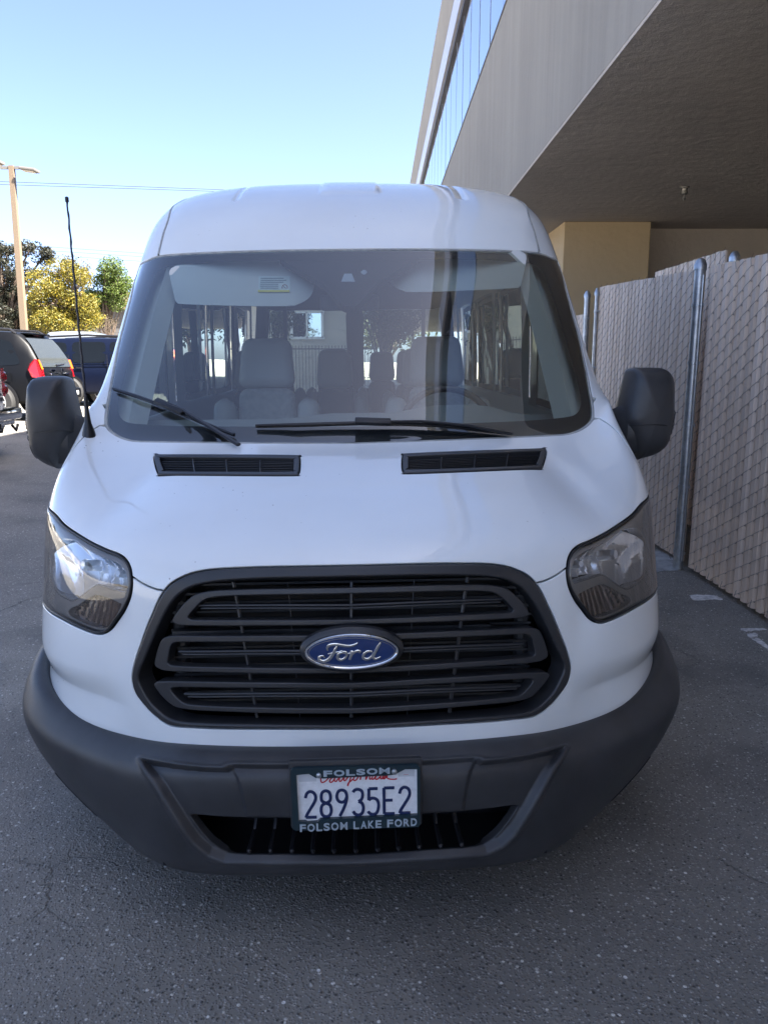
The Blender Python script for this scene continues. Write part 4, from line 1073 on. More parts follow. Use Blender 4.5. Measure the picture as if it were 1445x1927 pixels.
# embossed digits
DG = {
 '2': [[(0, 7.6), (.6, 9.2), (2, 10), (3.6, 9.3), (4.2, 7.6), (3.6, 5.8), (2, 3.4), (.5, 1.2), (0, 0), (0, 0)], [(0, 0), (4.4, 0)]],
 '8': [[(2.1, 5.2), (.5, 6.1), (.2, 7.8), (.7, 9.4), (2.1, 10), (3.5, 9.4), (4, 7.8), (3.7, 6.1), (2.1, 5.2), (.5, 4.4), (0, 2.4), (.6, .6), (2.1, 0), (3.6, .6), (4.2, 2.4), (3.7, 4.4), (2.1, 5.2)]],
 '9': [[(4.1, 7.2), (3.4, 5.8), (2.1, 5.3), (.7, 5.9), (.1, 7.6), (.7, 9.4), (2.1, 10), (3.6, 9.4), (4.2, 7.6), (3.9, 5.6), (2.8, 2.8), (1.2, 0)]],
 '3': [[(.1, 9.0), (.9, 9.8), (2.2, 10), (3.6, 9.3), (4.0, 7.8), (3.5, 6.1), (2.3, 5.3), (2.3, 5.3), (2.3, 5.3), (3.7, 4.5), (4.2, 2.6), (3.6, .7), (2.1, 0), (.7, .5), (0, 1.5)]],
 '5': [[(4.0, 10), (.4, 10)], [(.4, 10), (.3, 5.6)], [(.3, 5.6), (1.5, 6.3), (3.2, 6.0), (4.2, 4.6), (4.2, 2.4), (3.4, .5), (1.9, 0), (.6, .4), (0, 1.2)]],
 'E': [[(4.3, 10), (0, 10)], [(0, 10), (0, 0)], [(0, 0), (4.3, 0)], [(0, 5.2), (3.5, 5.2)]],
}
NAVY = mat('plate_navy', (.010, .022, .085), .4)
xs0 = [245, 385, 530, 680, 818, 965, 1108]
for ch, x0 in zip('28935E2', xs0):
    top_y = 434-(x0-245)*.018; bot_y = 662-(x0-245)*.018
    a = pz(x0, bot_y); b = pz(x0+96, top_y)
    stroke_obj('plate_digit', DG[ch], NAVY, plate, (a[0], 0, a[1]), (b[0]-a[0])/4.3, (b[1]-a[1])/10, .0041, .4, y=-.0040, n=5)
# red script line, its top hidden under the frame
cal = [
 [(470, 270), (430, 250), (400, 290), (390, 335), (400, 358), (430, 350), (465, 318)],
 [(510, 315), (485, 325), (470, 350), (485, 360), (510, 340), (520, 312), (515, 345), (530, 352), (545, 335)],
 [(545, 335), (575, 300), (590, 262), (570, 300), (558, 345), (572, 352), (592, 330)],
 [(592, 330), (608, 306), (600, 340), (612, 348), (632, 325)],
 [(632, 325), (665, 300), (690, 262), (672, 300), (650, 360), (634, 395), (640, 372), (668, 350), (682, 338)],
 [(715, 310), (695, 320), (688, 340), (702, 350), (722, 335), (728, 314), (718, 310), (740, 318)],
 [(740, 318), (755, 306), (750, 345), (758, 318), (778, 304), (788, 312)],
 [(800, 345), (806, 308), (802, 342), (820, 312), (838, 306), (836, 340), (852, 338)],
 [(866, 306), (858, 340), (874, 340), (890, 320)],
 [(925, 303), (900, 312), (888, 335), (902, 345), (930, 325), (940, 302), (935, 338), (960, 335), (985, 305)],
 [(960, 335), (1000, 340), (1040, 347), (1086, 345)]]
cal = cal[:-1]+[[(985, 300), (960, 315), (955, 335), (975, 340), (1000, 300), (995, 332), (1020, 345), (1060, 348), (1086, 345)]]
stroke_obj('plate_state_script', [[((x-709), (488-y), 1) for x, y in s_] for s_ in cal], mat('plate_red', (.50, .012, .025), .4), plate, (0, 0, 0), sX, sZ, .0018, .3, y=-.0046)
stroke_obj('plate_red_dash', [[(1146-709, 488-310), (1190-709, 488-310)]], MATS['plate_red'], plate, (0, 0, 0), sX, sZ, .0016, .3, y=-.0046)
mat('plate_sticker', (.55, .57, .59), .5)
MB().box((pz(272, 312)[0], .0045, pz(272, 312)[1]), (155*sX, .0006, 70*sZ)).build('plate_sticker', MATS['plate_sticker'], plate)
MB().box((pz(1172, 292)[0], .0045, pz(1172, 292)[1]), (150*sX, .0006, 68*sZ)).build('plate_sticker', MATS['plate_sticker'], plate)
LETS = mat('frame_silver_letters', (.50, .58, .64), .3, metal=.4)
def text_obj(name, s_, m_, parent, loc, width, height, depth=.001, bold=.0, rot=(PI/2, 0, 0), squeeze=None, tilt=0):
    c = bpy.data.curves.new(name+'_outline', 'FONT'); c.body = s_; c.align_x = 'CENTER'; c.align_y = 'CENTER'; c.extrude = .02; c.offset = bold
    t = bpy.data.objects.new(name+'_outline', c); COL.objects.link(t); dg = bpy.context.evaluated_depsgraph_get(); dg.update()
    me = bpy.data.meshes.new_from_object(t.evaluated_get(dg)); bpy.data.objects.remove(t)
    co = np.array([v.co for v in me.vertices]); lo, hi = co.min(0), co.max(0); c0 = (lo+hi)/2
    co = (co-c0)/(hi-lo)*np.array([width, height, depth])
    R = Matrix.Rotation(tilt, 3, 'Y')@Matrix.Rotation(rot[0], 3, 'X')
    for v, p in zip(me.vertices, co): v.co = R@Vector(p)
    me.materials.clear(); me.materials.append(m_)
    o = bpy.data.objects.new(name, me); COL.objects.link(o); o.parent = parent; o.location = loc
    return o
def letter_row(s_, x0, x1, yc0, yc1, h, bold, name, m_, parent, wf=.80):
    n = len(s_); wds = [(.55 if ch == ' ' else (1.15 if ch in 'MO' else .95)) for ch in s_]; tot = sum(wds); acc = 0
    for ch, wd in zip(s_, wds):
        t = (acc+wd/2)/tot; acc += wd
        if ch == ' ': continue
        x = x0+(x1-x0)*t; y = yc0+(yc1-yc0)*t; a = pz(x, y)
        text_obj(name, ch, m_, parent, (a[0], -.0050, a[1]), (x1-x0)/tot*wd*wf*sX, h*sZ, .0016, bold*(.3 if ch == 'M' else 1), tilt=math.radians(.7))
letter_row('FOLSOM', 412, 1028, 266, 252, 52, .035, 'frame_letter', LETS, plate, .86)
letter_row('FOLSOM LAKE FORD', 182, 1270, 738, 712, 66, .02, 'frame_letter', LETS, plate, .80)
for x, y in ((377, 277), (1061, 263)):
    a = pz(x, y); MB().tube([(a[0], -.003, a[1]), (a[0], -.008, a[1]), (a[0], -.0095, a[1])], [.0062, .0062, .004], 16).build('plate_screw', GALV, plate, True)

# ---- wipers
def wiper(pts_arm, pts_blade, hub, name='wiper'):
    A = [vb_on(p, o_) for p, o_ in pts_arm]; B = [vb_on(p, o_) for p, o_ in pts_blade]
    r = MB().tube(A, [.011, .010, .008, .007][:len(A)]+[.007]*(len(A)-4), 8, flat=.55).build(name, BLACK, van, True)
    A2 = [Vector(p) for p in B]
    MB().tube(A2, [.006]+[.0085]*(len(A2)-2)+[.006], 6, flat=.8).build('wiper_blade', BLACK, r, True)
    MB().tube([p-Vector(S.raw_n(S.px([(660, 700)]))[0])*.008 for p in A2], .003, 4).build('rubber_lip', RUBBER, r, True)
    h0, h1 = vb_on(*hub[0]), vb_on(*hub[1])
    d = (h1-h0).normalized(); n_ = Vector(S.raw_n(S.px([(660, 700)]))[0])
    R = Matrix((d, n_.cross(d).normalized(), n_)).transposed()
    MB().box((h0+h1)/2, ((h1-h0).length, .024, .018), R, bev=.005).build('blade_clip', BLACK, r, True)
    return r
def vb_on(p, off):
    uv = S.px([p]); return Vector(S.base(uv)[0]+S.raw_n(uv)[0]*off)
wiper([((450, 842), .01), ((390, 808), .03), ((350, 783), .034), ((322, 772), .032)],
      [((218, 736), .014), ((262, 752), .018), ((318, 773), .02), ((380, 800), .018), ((443, 823), .013)], [((300, 764), .028), ((352, 788), .030)])
wiper([((960, 822), .012), ((880, 813), .030), ((790, 806), .036), ((712, 806), .034)],
      [((483, 806), .014), ((560, 806), .018), ((690, 803), .02), ((820, 806), .018), ((955, 819), .012)], [((668, 804), .030), ((735, 806), .030)])
# cable-like slot below the screen
# ---- antenna on the left wing
ab = vb_on((168, 818), .0)
tp = vback(126, 370, 1.02)
abv = Vector(ab); tpv = Vector(tp); ax_ = (tpv-abv)
ant = MB().tube([abv+Vector((0, 0, -.03)), abv+ax_*.012, abv+ax_*.05, abv+ax_*.10, abv+ax_*.16], [.027, .021, .012, .008, .0065], 16).build('antenna', BLACK, van, True)
N_ = 46
mast = [abv+ax_*(.15+.85*i/N_)+Vector((.0010*math.sin(i*1.4), .0010*math.cos(i*1.4), 0)) for i in range(N_+1)]
MB().tube(mast, [.0042-.0012*i/N_+.0008*(i % 3 == 0) for i in range(N_+1)], 8).tube([tpv-ax_*.025, tpv-ax_*.02, tpv-ax_*.003, tpv], [.003, .0062, .0062, .003], 10).build('mast', mat('antenna_mast', (.02, .02, .03), .4), ant, True)

# ---- door mirrors
MO = [(56, 722), (60, 714.5), (67, 710), (81, 708), (100, 707.5), (114, 709), (120, 713), (124, 722), (134, 763), (144, 806), (141, 820), (128, 850), (113, 881), (104, 880.5), (93.4, 877), (80, 870), (70, 861), (64, 848), (60.5, 833.5), (56, 808), (53.5, 786.8), (53, 755), (54, 738)]
def mirror(sgn):
    YM = 1.16
    P = [vback(a, b, YM) for a, b in MO]
    # mean of both sides: the right one is read as its own outline
    MR = [(1264, 707), (1259, 699), (1250, 693.5), (1235, 692), (1216, 691.8), (1199, 692), (1192, 696), (1188, 706), (1178, 746), (1168, 790), (1171, 804), (1182, 832), (1195, 864.5), (1206, 863.5), (1219, 860.5), (1232, 856), (1243.5, 849), (1251, 841), (1256, 827), (1262, 803), (1265.5, 780), (1266, 748), (1266, 722)]
    Q = [vback(a, b, YM) for a, b in MR]
    L = P if sgn < 0 else Q
    pts = np.array([(p[0], p[2]) for p in L]); pts = np.array(catmull(list(pts), True, 3)); c = pts.mean(0); n = len(pts)
    prof = [(.02, -.080), (.35, -.078), (.62, -.070), (.80, -.056), (.91, -.036), (.975, -.010), (1.0, .02), (.995, .075), (.97, .10), (.95, .102)]
    V = []; Fc = []
    for sc_, dy in prof:
        for p in pts:
            q = c+(p-c)*sc_; V.append((q[0], YM+dy+.05*abs(abs(q[0])-abs(c[0])) * (1 if abs(q[0]) > abs(c[0]) else 0), q[1]))
    for i in range(len(prof)-1):
        for k in range(n): Fc.append((i*n+k, i*n+(k+1) % n, (i+1)*n+(k+1) % n, (i+1)*n+k))
    Fc.append(tuple(range(n)))
    base = MB().add(V, Fc).build('door_mirror', PLAST, van, True, 50)
    # mirror glass at the rear
    V = [(c[0]+(p[0]-c[0])*.93, YM+.094, c[1]+(p[1]-c[1])*.93) for p in pts]
    MB().add(V, [tuple(range(n))]).build('mirror_glass', REFL, base)
    # groove round the lower half and the indicator edge
    zc = vback(100, 811, YM)[2] if sgn < 0 else vback(1200, 799, YM)[2]
    xs = sorted([p[0] for p in pts if abs(p[1]-zc) < .02]); xa = xs[0]; xb = xs[-1]
    def srf(x, z):        # y of the shell in front
        d = np.array([x, z])-c; best = 0
        ang = math.atan2(d[1], d[0]); A = np.arctan2(pts[:, 1]-c[1], pts[:, 0]-c[0]); k = int(np.argmin(np.abs(np.angle(np.exp(1j*(A-ang))))))
        s_ = np.linalg.norm(d)/np.linalg.norm(pts[k]-c); return YM+float(np.interp(s_, [p[0] for p in prof[:8]], [p[1] for p in prof[:8]]))
    inx = xb if sgn < 0 else xa
    line = [(inx+(-sgn*-.0)+t*( (xa+xb)/2-inx)*1.5, zc+.006*math.sin(t*3)) for t in np.linspace(.02, 1, 14)]
    MB().tube([(x, srf(x, z)-.0008, z) for x, z in line], .0022, 5, flat=1).build('mirror_seam', BLACK, base, True)
    ol = [(1, 0), (.93, -.10), (.86, -.25), (.80, -.45), (.70, -.72)]
    ow = abs((xa if sgn < 0 else xb)-c[0]); H_ = pts[:, 1].max()-pts[:, 1].min()
    ln = catmull([(c[0]+sgn*ow*a*.97, c[1]+H_*(.02+b*.62)) for a, b in ol], False, 5)
    MB().tube([(x, srf(x, z)-.0008, z) for x, z in ln], .0018, 5).build('indicator_seam', BLACK, base, True)
    # foot reaching to the door
    ft = vback(128, 850, YM) if sgn < 0 else vback(1182, 832, YM)
    bz = ft[2]+.03
    MB().add(*loft_foot(ft, sgn, YM, bz)).build('mirror_foot', PLAST, base, True)
    return base
def loft_foot(ft, sgn, YM, bz):
    V = []; Fc = []
    st = [(ft[0]+sgn*.06, YM+.0, bz+.02, .06, .10), (ft[0]-sgn*.02, YM+.02, bz+.01, .065, .10), (sgn*.985, YM+.10, bz-.01, .075, .09), (sgn*.90, YM+.14, bz-.01, .08, .09)]
    n = 12
    for x, y, z, a, b in st:
        for k in range(n):
            t = 2*PI*k/n; V.append((x, y+math.cos(t)*a, z+math.sin(t)*b))
    for i in range(len(st)-1):
        for k in range(n): Fc.append((i*n+k, i*n+(k+1) % n, (i+1)*n+(k+1) % n, (i+1)*n+k))
    return V, Fc
mirror(-1); mirror(1)

# ---- side panels, rear, floor
e7 = S.base(np.c_[np.full(90, E_), np.linspace(.25, 22, 90)])
def wside(z): return np.interp(z, [.3, .6, 1.0, 1.3, 1.5, 1.7, 1.93, 2.15], [1.0, 1.003, .999, .985, .985, .98, .97, .953])
fr = [(p[1], p[2]) for p in e7]
zb_ = fr[0][1]; pts_top = [p for p in fr]
arch1 = [(1.03+.42*math.cos(t), .36+.42*math.sin(t)) for t in np.linspace(0, PI, 20)]
arch2 = [(4.75+.42*math.cos(t), .36+.42*math.sin(t)) for t in np.linspace(0, PI, 20)]
out = [(fr[0][0]+.01, .45)]+[p for p in fr if p[0] > 0]+[(5.5, .45)]
out = pts_top+[(5.45, 1.2), (5.45, .45)]+[p for p in arch2 if p[1] > .45][0:]+[p for p in arch1 if p[1] > .45 and p[0] > 1.13]
def cdt2(outer, holes, g):
    sc = 1.0; vin = []; ed = []
    for L in [outer]+holes:
        k = len(vin); vin += [Vector(p) for p in L]; ed += [(k+i, k+(i+1) % len(L)) for i in range(len(L))]
    o = np.array(outer); lo, hi = o.min(0), o.max(0)
    uu, vv = np.meshgrid(np.arange(lo[0], hi[0], g), np.arange(lo[1], hi[1], g)); p = np.c_[uu.ravel(), vv.ravel()]
    kp = inside(o, p)
    for h in holes: kp &= ~inside(np.array(h), p)
    vin += [Vector(q) for q in p[kp]]
    V2, _, F2, *_r = delaunay_2d_cdt(vin, ed, [], 0, 1e-6); P2 = np.array([tuple(v) for v in V2])
    cen = np.array([P2[list(f)].mean(0) for f in F2]); kp = inside(o, cen)
    for h in holes: kp &= ~inside(np.array(h), cen)
    return P2, [f for f, k in zip(F2, kp) if k]
def rr(y0, y1, z0, z1, r=.06, slant=0):
    L = [(y0+r, z0), (y1-r, z0), (y1, z0+r), (y1, z1-r), (y1-r, z1), (y0+r+slant, z1), (y0+slant*.95, z1-r), (y0, z0+r)]
    return [tuple(p) for p in catmull(L, True, 3)]
wins = [rr(1.50, 2.42, 1.22, 1.83, .06, .42), rr(2.62, 3.45, 1.25, 1.90), rr(3.55, 4.45, 1.25, 1.90), rr(4.55, 5.30, 1.25, 1.90)]
P2, F2 = cdt2(out, wins, .12)
for sgn in (-1, 1):
    V = [(sgn*wside(z), y, z) for y, z in P2]
    NNs = [(sgn, 0, float(-(wside(z+.02)-wside(z-.02))/.04)) for y, z in P2]
    sd = mesh_obj('side_panel', V, [f if sgn > 0 else f[::-1] for f in F2], WHITE, van, True, NNs)
    for wq in wins:
        c = np.mean(wq, 0)
        MB().add([(sgn*(wside(z)-.006), y, z) for y, z in wq], [tuple(range(len(wq)))]).build('side_window', WINDOWG if wq is wins[0] else PRIV, sd)
        q2 = [(c[0]+(y-c[0])*.9, c[1]+(z-c[1])*.88) for y, z in wq]; n = len(wq)
        V = [(sgn*(wside(z)-.008), y, z) for y, z in wq]+[(sgn*(wside(z)-.008), y, z) for y, z in q2]
        MB().add(V, [(i, (i+1) % n, n+(i+1) % n, n+i) for i in range(n)]).build('window_border', FRIT, sd)
    # inner trim so the cabin walls read pale
    hol = [[(np.mean(wq, 0)[0]+(y-np.mean(wq, 0)[0])*.98, z) for y, z in wq] for wq in wins]
# trims
TRIM = mat('pale_grey_trim', (.70, .71, .68), .7); TRIMD = mat('dark_grey_trim', (.045, .048, .052), .65); SEAT = mat('grey_seat_fabric', (.30, .31, .31), .85, var=(40, .15), bump=(300, .3, .001))
SEAT2 = mat('seat_vinyl', (.40, .41, .405), .5)
ito = [(.95, .5), (1.25, 1.16), (1.42, 1.20), (1.85, 1.86), (2.6, 2.1), (5.35, 2.1), (5.35, .5)]
Pi2, Fi2 = cdt2(ito, hol, .15)
for sgn in (-1, 1):
    MB().add([(sgn*(wside(z)-.05), y, z) for y, z in Pi2], Fi2).build('cabin_trim', TRIM, van)
# headliner, rear wall with two windows, floor, dash
hl_ = []
rw = [(-.90, .45), (.90, .45), (.93, 1.3), (.86, 2.1), (.6, 2.35), (-.6, 2.35), (-.86, 2.1), (-.93, 1.3)]
w1 = [tuple(p) for p in catmull([(-.76, 1.22), (-.12, 1.22), (-.08, 1.27), (-.08, 1.86), (-.12, 1.91), (-.70, 1.91), (-.76, 1.86)], True, 2)]
w2 = [(-x, z) for x, z in w1][::-1]
Pr, Fr = cdt2(rw, [w1, w2], .2)
rd = MB().add([(x, 5.44, z) for x, z in Pr], Fr).build('rear_doors', WHITE, van)
MB().add([(x, 5.40, z) for x, z in Pr], Fr).build('rear_door_trim', TRIMD, rd)
for wq in (w1, w2): MB().add([(x, 5.43, z) for x, z in wq], [tuple(range(len(wq)))]).build('rear_window', thin_glass('rear_glass', (.62, .68, .66), 0, 1.2), rd)
HEADL = mat('headliner', (.36, .37, .36), .9)
lv = np.linspace(15.15, 22, 24); lu = np.linspace(-4.9, 4.9, 17)
PP = []; 
for v in lv:
    uv = np.c_[lu, np.full(17, v)]; PP.append(S.base(uv)-S.raw_n(uv)*.05)
MB().add(np.concatenate(PP), [(i*17+k, i*17+k+1, (i+1)*17+k+1, (i+1)*17+k) for i in range(23) for k in range(16)]).build('headliner', HEADL, van, True)
MB().box((0, 3.1, .50), (1.86, 4.5, .04)).build('cabin_floor', TRIMD, van)
MB().box((0, 2.9, .33), (1.5, 4.6, .12)).box((0, .6, .30), (1.1, .7, .08)).build('chassis', DARK, van)
MB().prism([(.60, .45), (.60, 1.0), (.8, 1.0), (.84, .45)], 0, -.85, .85).build('bulkhead', DARK, van)
# pillar trims inside the screen
for sgn in (-1, 1):
    V = []
    for v in np.linspace(11.6, 15.2, 14):
        us = np.array([4.15, 3.95, 4.7, 5.7, 6.95]); uv = np.c_[us*sgn, np.full(5, v)]
        V += list(S.base(uv)-S.raw_n(uv)*np.array([.012, .085, .06, .05, .045])[:, None])
    MB().add(V, [(i*5+k, i*5+k+1, (i+1)*5+k+1, (i+1)*5+k) for i in range(13) for k in range(4)]).build('pillar_trim', TRIM, van, True)
# dashboard
DASH = mat('dashboard', (.25, .27, .275), .7, bump=(500, .3, .0006))
ds = []
for x in np.linspace(-.93, .93, 25):
    cy_ = .135*(abs(x)/.8)**2
    hump = .045*math.exp(-((x-.40)/.2)**4); mid = .02*math.exp(-((x)/.2)**4)
    ds.append([(x, .84+cy_, 1.185), (x, 1.0+cy_, 1.195), (x, 1.16+cy_*.7, 1.215+hump*.4), (x, 1.25+cy_*.5, 1.245+hump+mid), (x, 1.33+cy_*.4, 1.235+hump+mid), (x, 1.36+cy_*.4, 1.17), (x, 1.34+cy_*.3, .95), (x, 1.3, .6)])
MB().add([p for r in ds for p in r], [(i*8+k, (i+1)*8+k, (i+1)*8+k+1, i*8+k+1) for i in range(24) for k in range(7)]).build('dashboard', DASH, van, True, 40)
# seats
def soft_box(mb, c, d, bev, R=None, taper=1.0, n=3):
    bm = bmesh.new(); bmesh.ops.create_cube(bm, size=1); bmesh.ops.scale(bm, vec=d, verts=bm.verts)
    for v in bm.verts:
        if v.co.z > 0: v.co.x *= taper
    bmesh.ops.bevel(bm, geom=bm.edges[:], offset=bev, segments=4, affect='EDGES', profile=.5)
    P = [v.co.copy() for v in bm.verts]; Fc = [[v.index for v in f.verts] for f in bm.faces]; bm.free()
    if R is not None: P = [R@p for p in P]
    return mb.add([p+Vector(c) for p in P], Fc)
def seat(x, y, z, w_, hb, parent=van, m1=SEAT, name='seat', head=True, zh=None):
    R = Matrix.Rotation(math.radians(-14), 3, 'X')
    s_ = soft_box(MB(), (x, y-.22, z), (w_, .50, .16), .05).build(name, m1, parent, True, 60)
    soft_box(MB(), (x, y+.04, z+hb/2), (w_*.60, .13, hb), .045, R, .86).build('backrest_centre', m1, s_, True, 60)
    for q in (-1, 1): soft_box(MB(), (x+q*w_*.385, y+.01, z+hb*.46), (w_*.25, .15, hb*.9), .05, R, .8).build('backrest_bolster', SEAT2, s_, True, 60)
    if head: soft_box(MB(), (x, y+.115, z+hb+.115), (w_*.53, .11, .24), .045, R, .85).build('headrest', SEAT2, s_, True, 60)
    return s_
def vx(px, py, y): p = vback(px, py, y); return p[0], p[2]
x_, z_ = vx(500, 745, 1.98)
seat(x_, 1.98, .78, .52, .56)
seat(-x_*.98, 1.98, .78, .52, .56)
# rear rows
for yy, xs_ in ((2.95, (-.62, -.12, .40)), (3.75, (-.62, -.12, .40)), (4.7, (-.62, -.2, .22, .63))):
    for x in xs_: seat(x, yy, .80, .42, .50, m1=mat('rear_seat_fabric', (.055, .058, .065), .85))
# sun visors
def visor(sgn):
    L = [(319, 515), (325, 505), (345, 499), (420, 492), (500, 487), (530, 486), (560, 492), (585, 507), (592, 525), (590, 545), (580, 562), (560, 573), (540, 576.5), (450, 576), (350, 573), (333, 569), (328, 555)]
    P = [vback(a, b, 1.60+(b-530)*-.0016) for a, b in L]
    P = [Vector(p) for p in P]; 
    if sgn > 0: P = [Vector((-p.x, p.y+.05, p.z+.055)) for p in P]
    C_ = [Vector(p) for p in catmull([tuple(p) for p in P], True, 3)]; n = len(C_)
    V = [c for c in C_]+[c+Vector((0, .02, .008)) for c in C_]
    cc = sum(C_, Vector())/n
    V += [cc+(c-cc)*.96+Vector((0, -.006, -.003)) for c in C_]
    o = MB().add(V, [tuple(range(2*n, 3*n)), tuple(range(2*n-1, n-1, -1))]+[(i, (i+1) % n, n+(i+1) % n, n+i) for i in range(n)]+[(i, 2*n+i, 2*n+(i+1) % n, (i+1) % n) for i in range(n)]).build('sun_visor', mat('visor_vinyl', (.60, .61, .59), .7), van, True, 50)
    return o, cc
vo, vc_ = visor(-1); visor(1)
# warning label stuck on the visor
def quad_on(px0, py0, px1, py1, off, name, m_, parent):
    def p(a, b): q = vback(a, b, 1.60+(b-530)*-.0016-off); return q
    V = [p(px0, py0), p(px1, py0), p(px1, py1), p(px0, py1)]; V2 = [np.array(v)+[0, .002, 0] for v in V]
    return MB().add(V+V2, [(0, 1, 2, 3), (7, 6, 5, 4), (0, 4, 5, 1), (1, 5, 6, 2), (2, 6, 7, 3), (3, 7, 4, 0)]).build(name, m_, parent)
quad_on(487, 519.5, 546, 549, .010, 'warning_label', mat('label_white', (.62, .70, .68), .5), vo)
quad_on(485.5, 545.5, 545, 549.5, .0122, 'label_yellow_edge', mat('label_yellow', (.75, .66, .10), .5), vo)
INK = mat('label_ink', (.16, .22, .25), .6)
for k in range(6):
    quad_on(489+rng.uniform(0, 3), 523+k*3.7, (541-rng.uniform(0, 10)) if k < 3 else 524, 524.2+k*3.7, .0124, 'label_text_line', INK, vo)
lc = vback(536, 541, 1.60+(541-530)*-.0016-.013)
MB().tube([(lc[0]+.011*math.cos(t), lc[1], lc[2]+.011*math.sin(t)) for t in np.linspace(0, 2*PI, 24)], .0012, 4).tube([(lc[0]-.008, lc[1], lc[2]+.008), (lc[0]+.008, lc[1], lc[2]-.008)], .001, 4).build('label_symbol', mat('label_red', (.25, .06, .05), .6), vo)
# steering wheel
swc = Vector(vback(842, 745, 1.52)); swr = .195
tR = Matrix.Rotation(math.radians(-28), 3, 'X')
ringp = [swc+tR@Vector((swr*math.cos(t), 0, swr*math.sin(t))) for t in np.linspace(0, 2*PI, 40)]
swc.z -= 0.0
sw = MB().tube(ringp, .015, 10).build('steering_wheel', BLACK, van, True)
off_ = Vector((0, 0, -swr*.9+.03))
sw.location = off_
soft_box(MB(), swc+tR@Vector((0, .02, 0)), (.17, .05, .13), .02, tR).build('wheel_hub', TRIMD, sw, True)
for a in (200, 340, 270):
    t = math.radians(a); MB().tube([swc, swc+tR@Vector((swr*math.cos(t), 0, swr*math.sin(t)))], .013, 8).build('wheel_spoke', TRIMD, sw, True)
# inside mirror
ra, rbm = vback(602, 555, 1.62), vback(714, 584, 1.62)
soft_box(MB(), ((ra[0]+rbm[0])/2, 1.62, (ra[2]+rbm[2])/2), (rbm[0]-ra[0], .035, ra[2]-rbm[2]), .015).build('inside_mirror', mat('mirror_shell', (.10, .11, .12), .5), van, True, 60)
# grab handle and belt on the passenger side
g0 = vback(296, 655, 1.75)
MB().tube([vback(305, 612, 1.78), vback(301, 628, 1.72), vback(294, 650, 1.70), vback(284, 668, 1.75)], [.012, .02, .02, .012], 8).build('grab_handle', TRIM, van, True)
for a in ((362, 585, 372, 715),):
    MB().tube([vback(a[0], a[1], 2.35), vback(a[2], a[3], 2.3)], .018, 6, flat=.3).build('seat_belt', TRIMD, van, True)
for x in (-.55, .0, .55): MB().box((x*1.0, 4.6, 1.75), (.03, .03, .7)).build('cabin_post', TRIMD, van)
# defroster line mark on the screen corner
text_obj('glass_mark', 'SAFETY 43R', mat('glass_print', (.5, .55, .55), .5), van, Vector(vb_on((975, 817), .0035)), .055, .006, .0004, tilt=math.radians(.7)) if False else None

# ---- wheels
TYRE = mat('tyre_rubber', (.018, .018, .019), .75, bump=(120, .4, .003))
RIM = mat('steel_rim', (.32, .33, .34), .35, metal=.8)
def wheel(parent, x, y, z, r=.345, wd=.23, side=1, rim=RIM, spokes=0):
    prof = [(r*.62, -wd/2), (r*.93, -wd/2), (r, -wd/2+.03), (r, wd/2-.03), (r*.93, wd/2), (r*.62, wd/2)]
    n = 28; V = []; Fc = []
    for rr_, h in prof:
        for k in range(n): t = 2*PI*k/n; V.append((h, rr_*math.cos(t), rr_*math.sin(t)))
    for i in range(len(prof)-1):
        for k in range(n): Fc.append((i*n+k, i*n+(k+1) % n, (i+1)*n+(k+1) % n, (i+1)*n+k))
    o = MB().add([(x+a, y+b, z+c) for a, b, c in V], Fc).build('wheel', TYRE, parent, True)
    mb = MB(); s_ = side*wd/2
    pr = [(r*.63, s_*.98), (r*.60, s_*.90), (r*.55, s_*.55), (r*.2, s_*.65), (r*.16, s_*.8), (.001, s_*.82)]
    V = []; Fc = []
    for rr_, h in pr:
        for k in range(n): t = 2*PI*k/n; V.append((x+h, y+rr_*math.cos(t), z+rr_*math.sin(t)))
    for i in range(len(pr)-1):
        for k in range(n): Fc.append((i*n+k, i*n+(k+1) % n, (i+1)*n+(k+1) % n, (i+1)*n+k))
    if spokes:
        mb.add(V, Fc).build('wheel_well', BLACK, o, True)
        m2 = MB()
        for k in range(spokes):
            t = 2*PI*k/spokes; m2.tube([(x+s_*.86, y+r*.1*math.cos(t), z+r*.1*math.sin(t)), (x+s_*.92, y+r*.6*math.cos(t), z+r*.6*math.sin(t))], [.035, .028], 6)
        m2.tube([(x+s_*.86, y, z), (x+s_*.96, y, z)], .07, 12)
        m2.tube([(x+s_*.93, y+r*.61*math.cos(t), z+r*.61*math.sin(t)) for t in np.linspace(0, 2*PI, 28)], .014, 6)
        m2.build('rim', rim, o, True)
    else: mb.add(V, Fc).build('rim', rim, o, True)
    return o
for sgn in (-1, 1):
    for y in (1.03, 4.75): wheel(van, sgn*.87, y, .345, side=sgn)
    MB().add([(sgn*.70, a, b) for a, b in arch1]+[(sgn*.985, a, b) for a, b in arch1], [(i, i+1, 20+i+1, 20+i) for i in range(19)]).build('wheel_arch', BLACK, van)

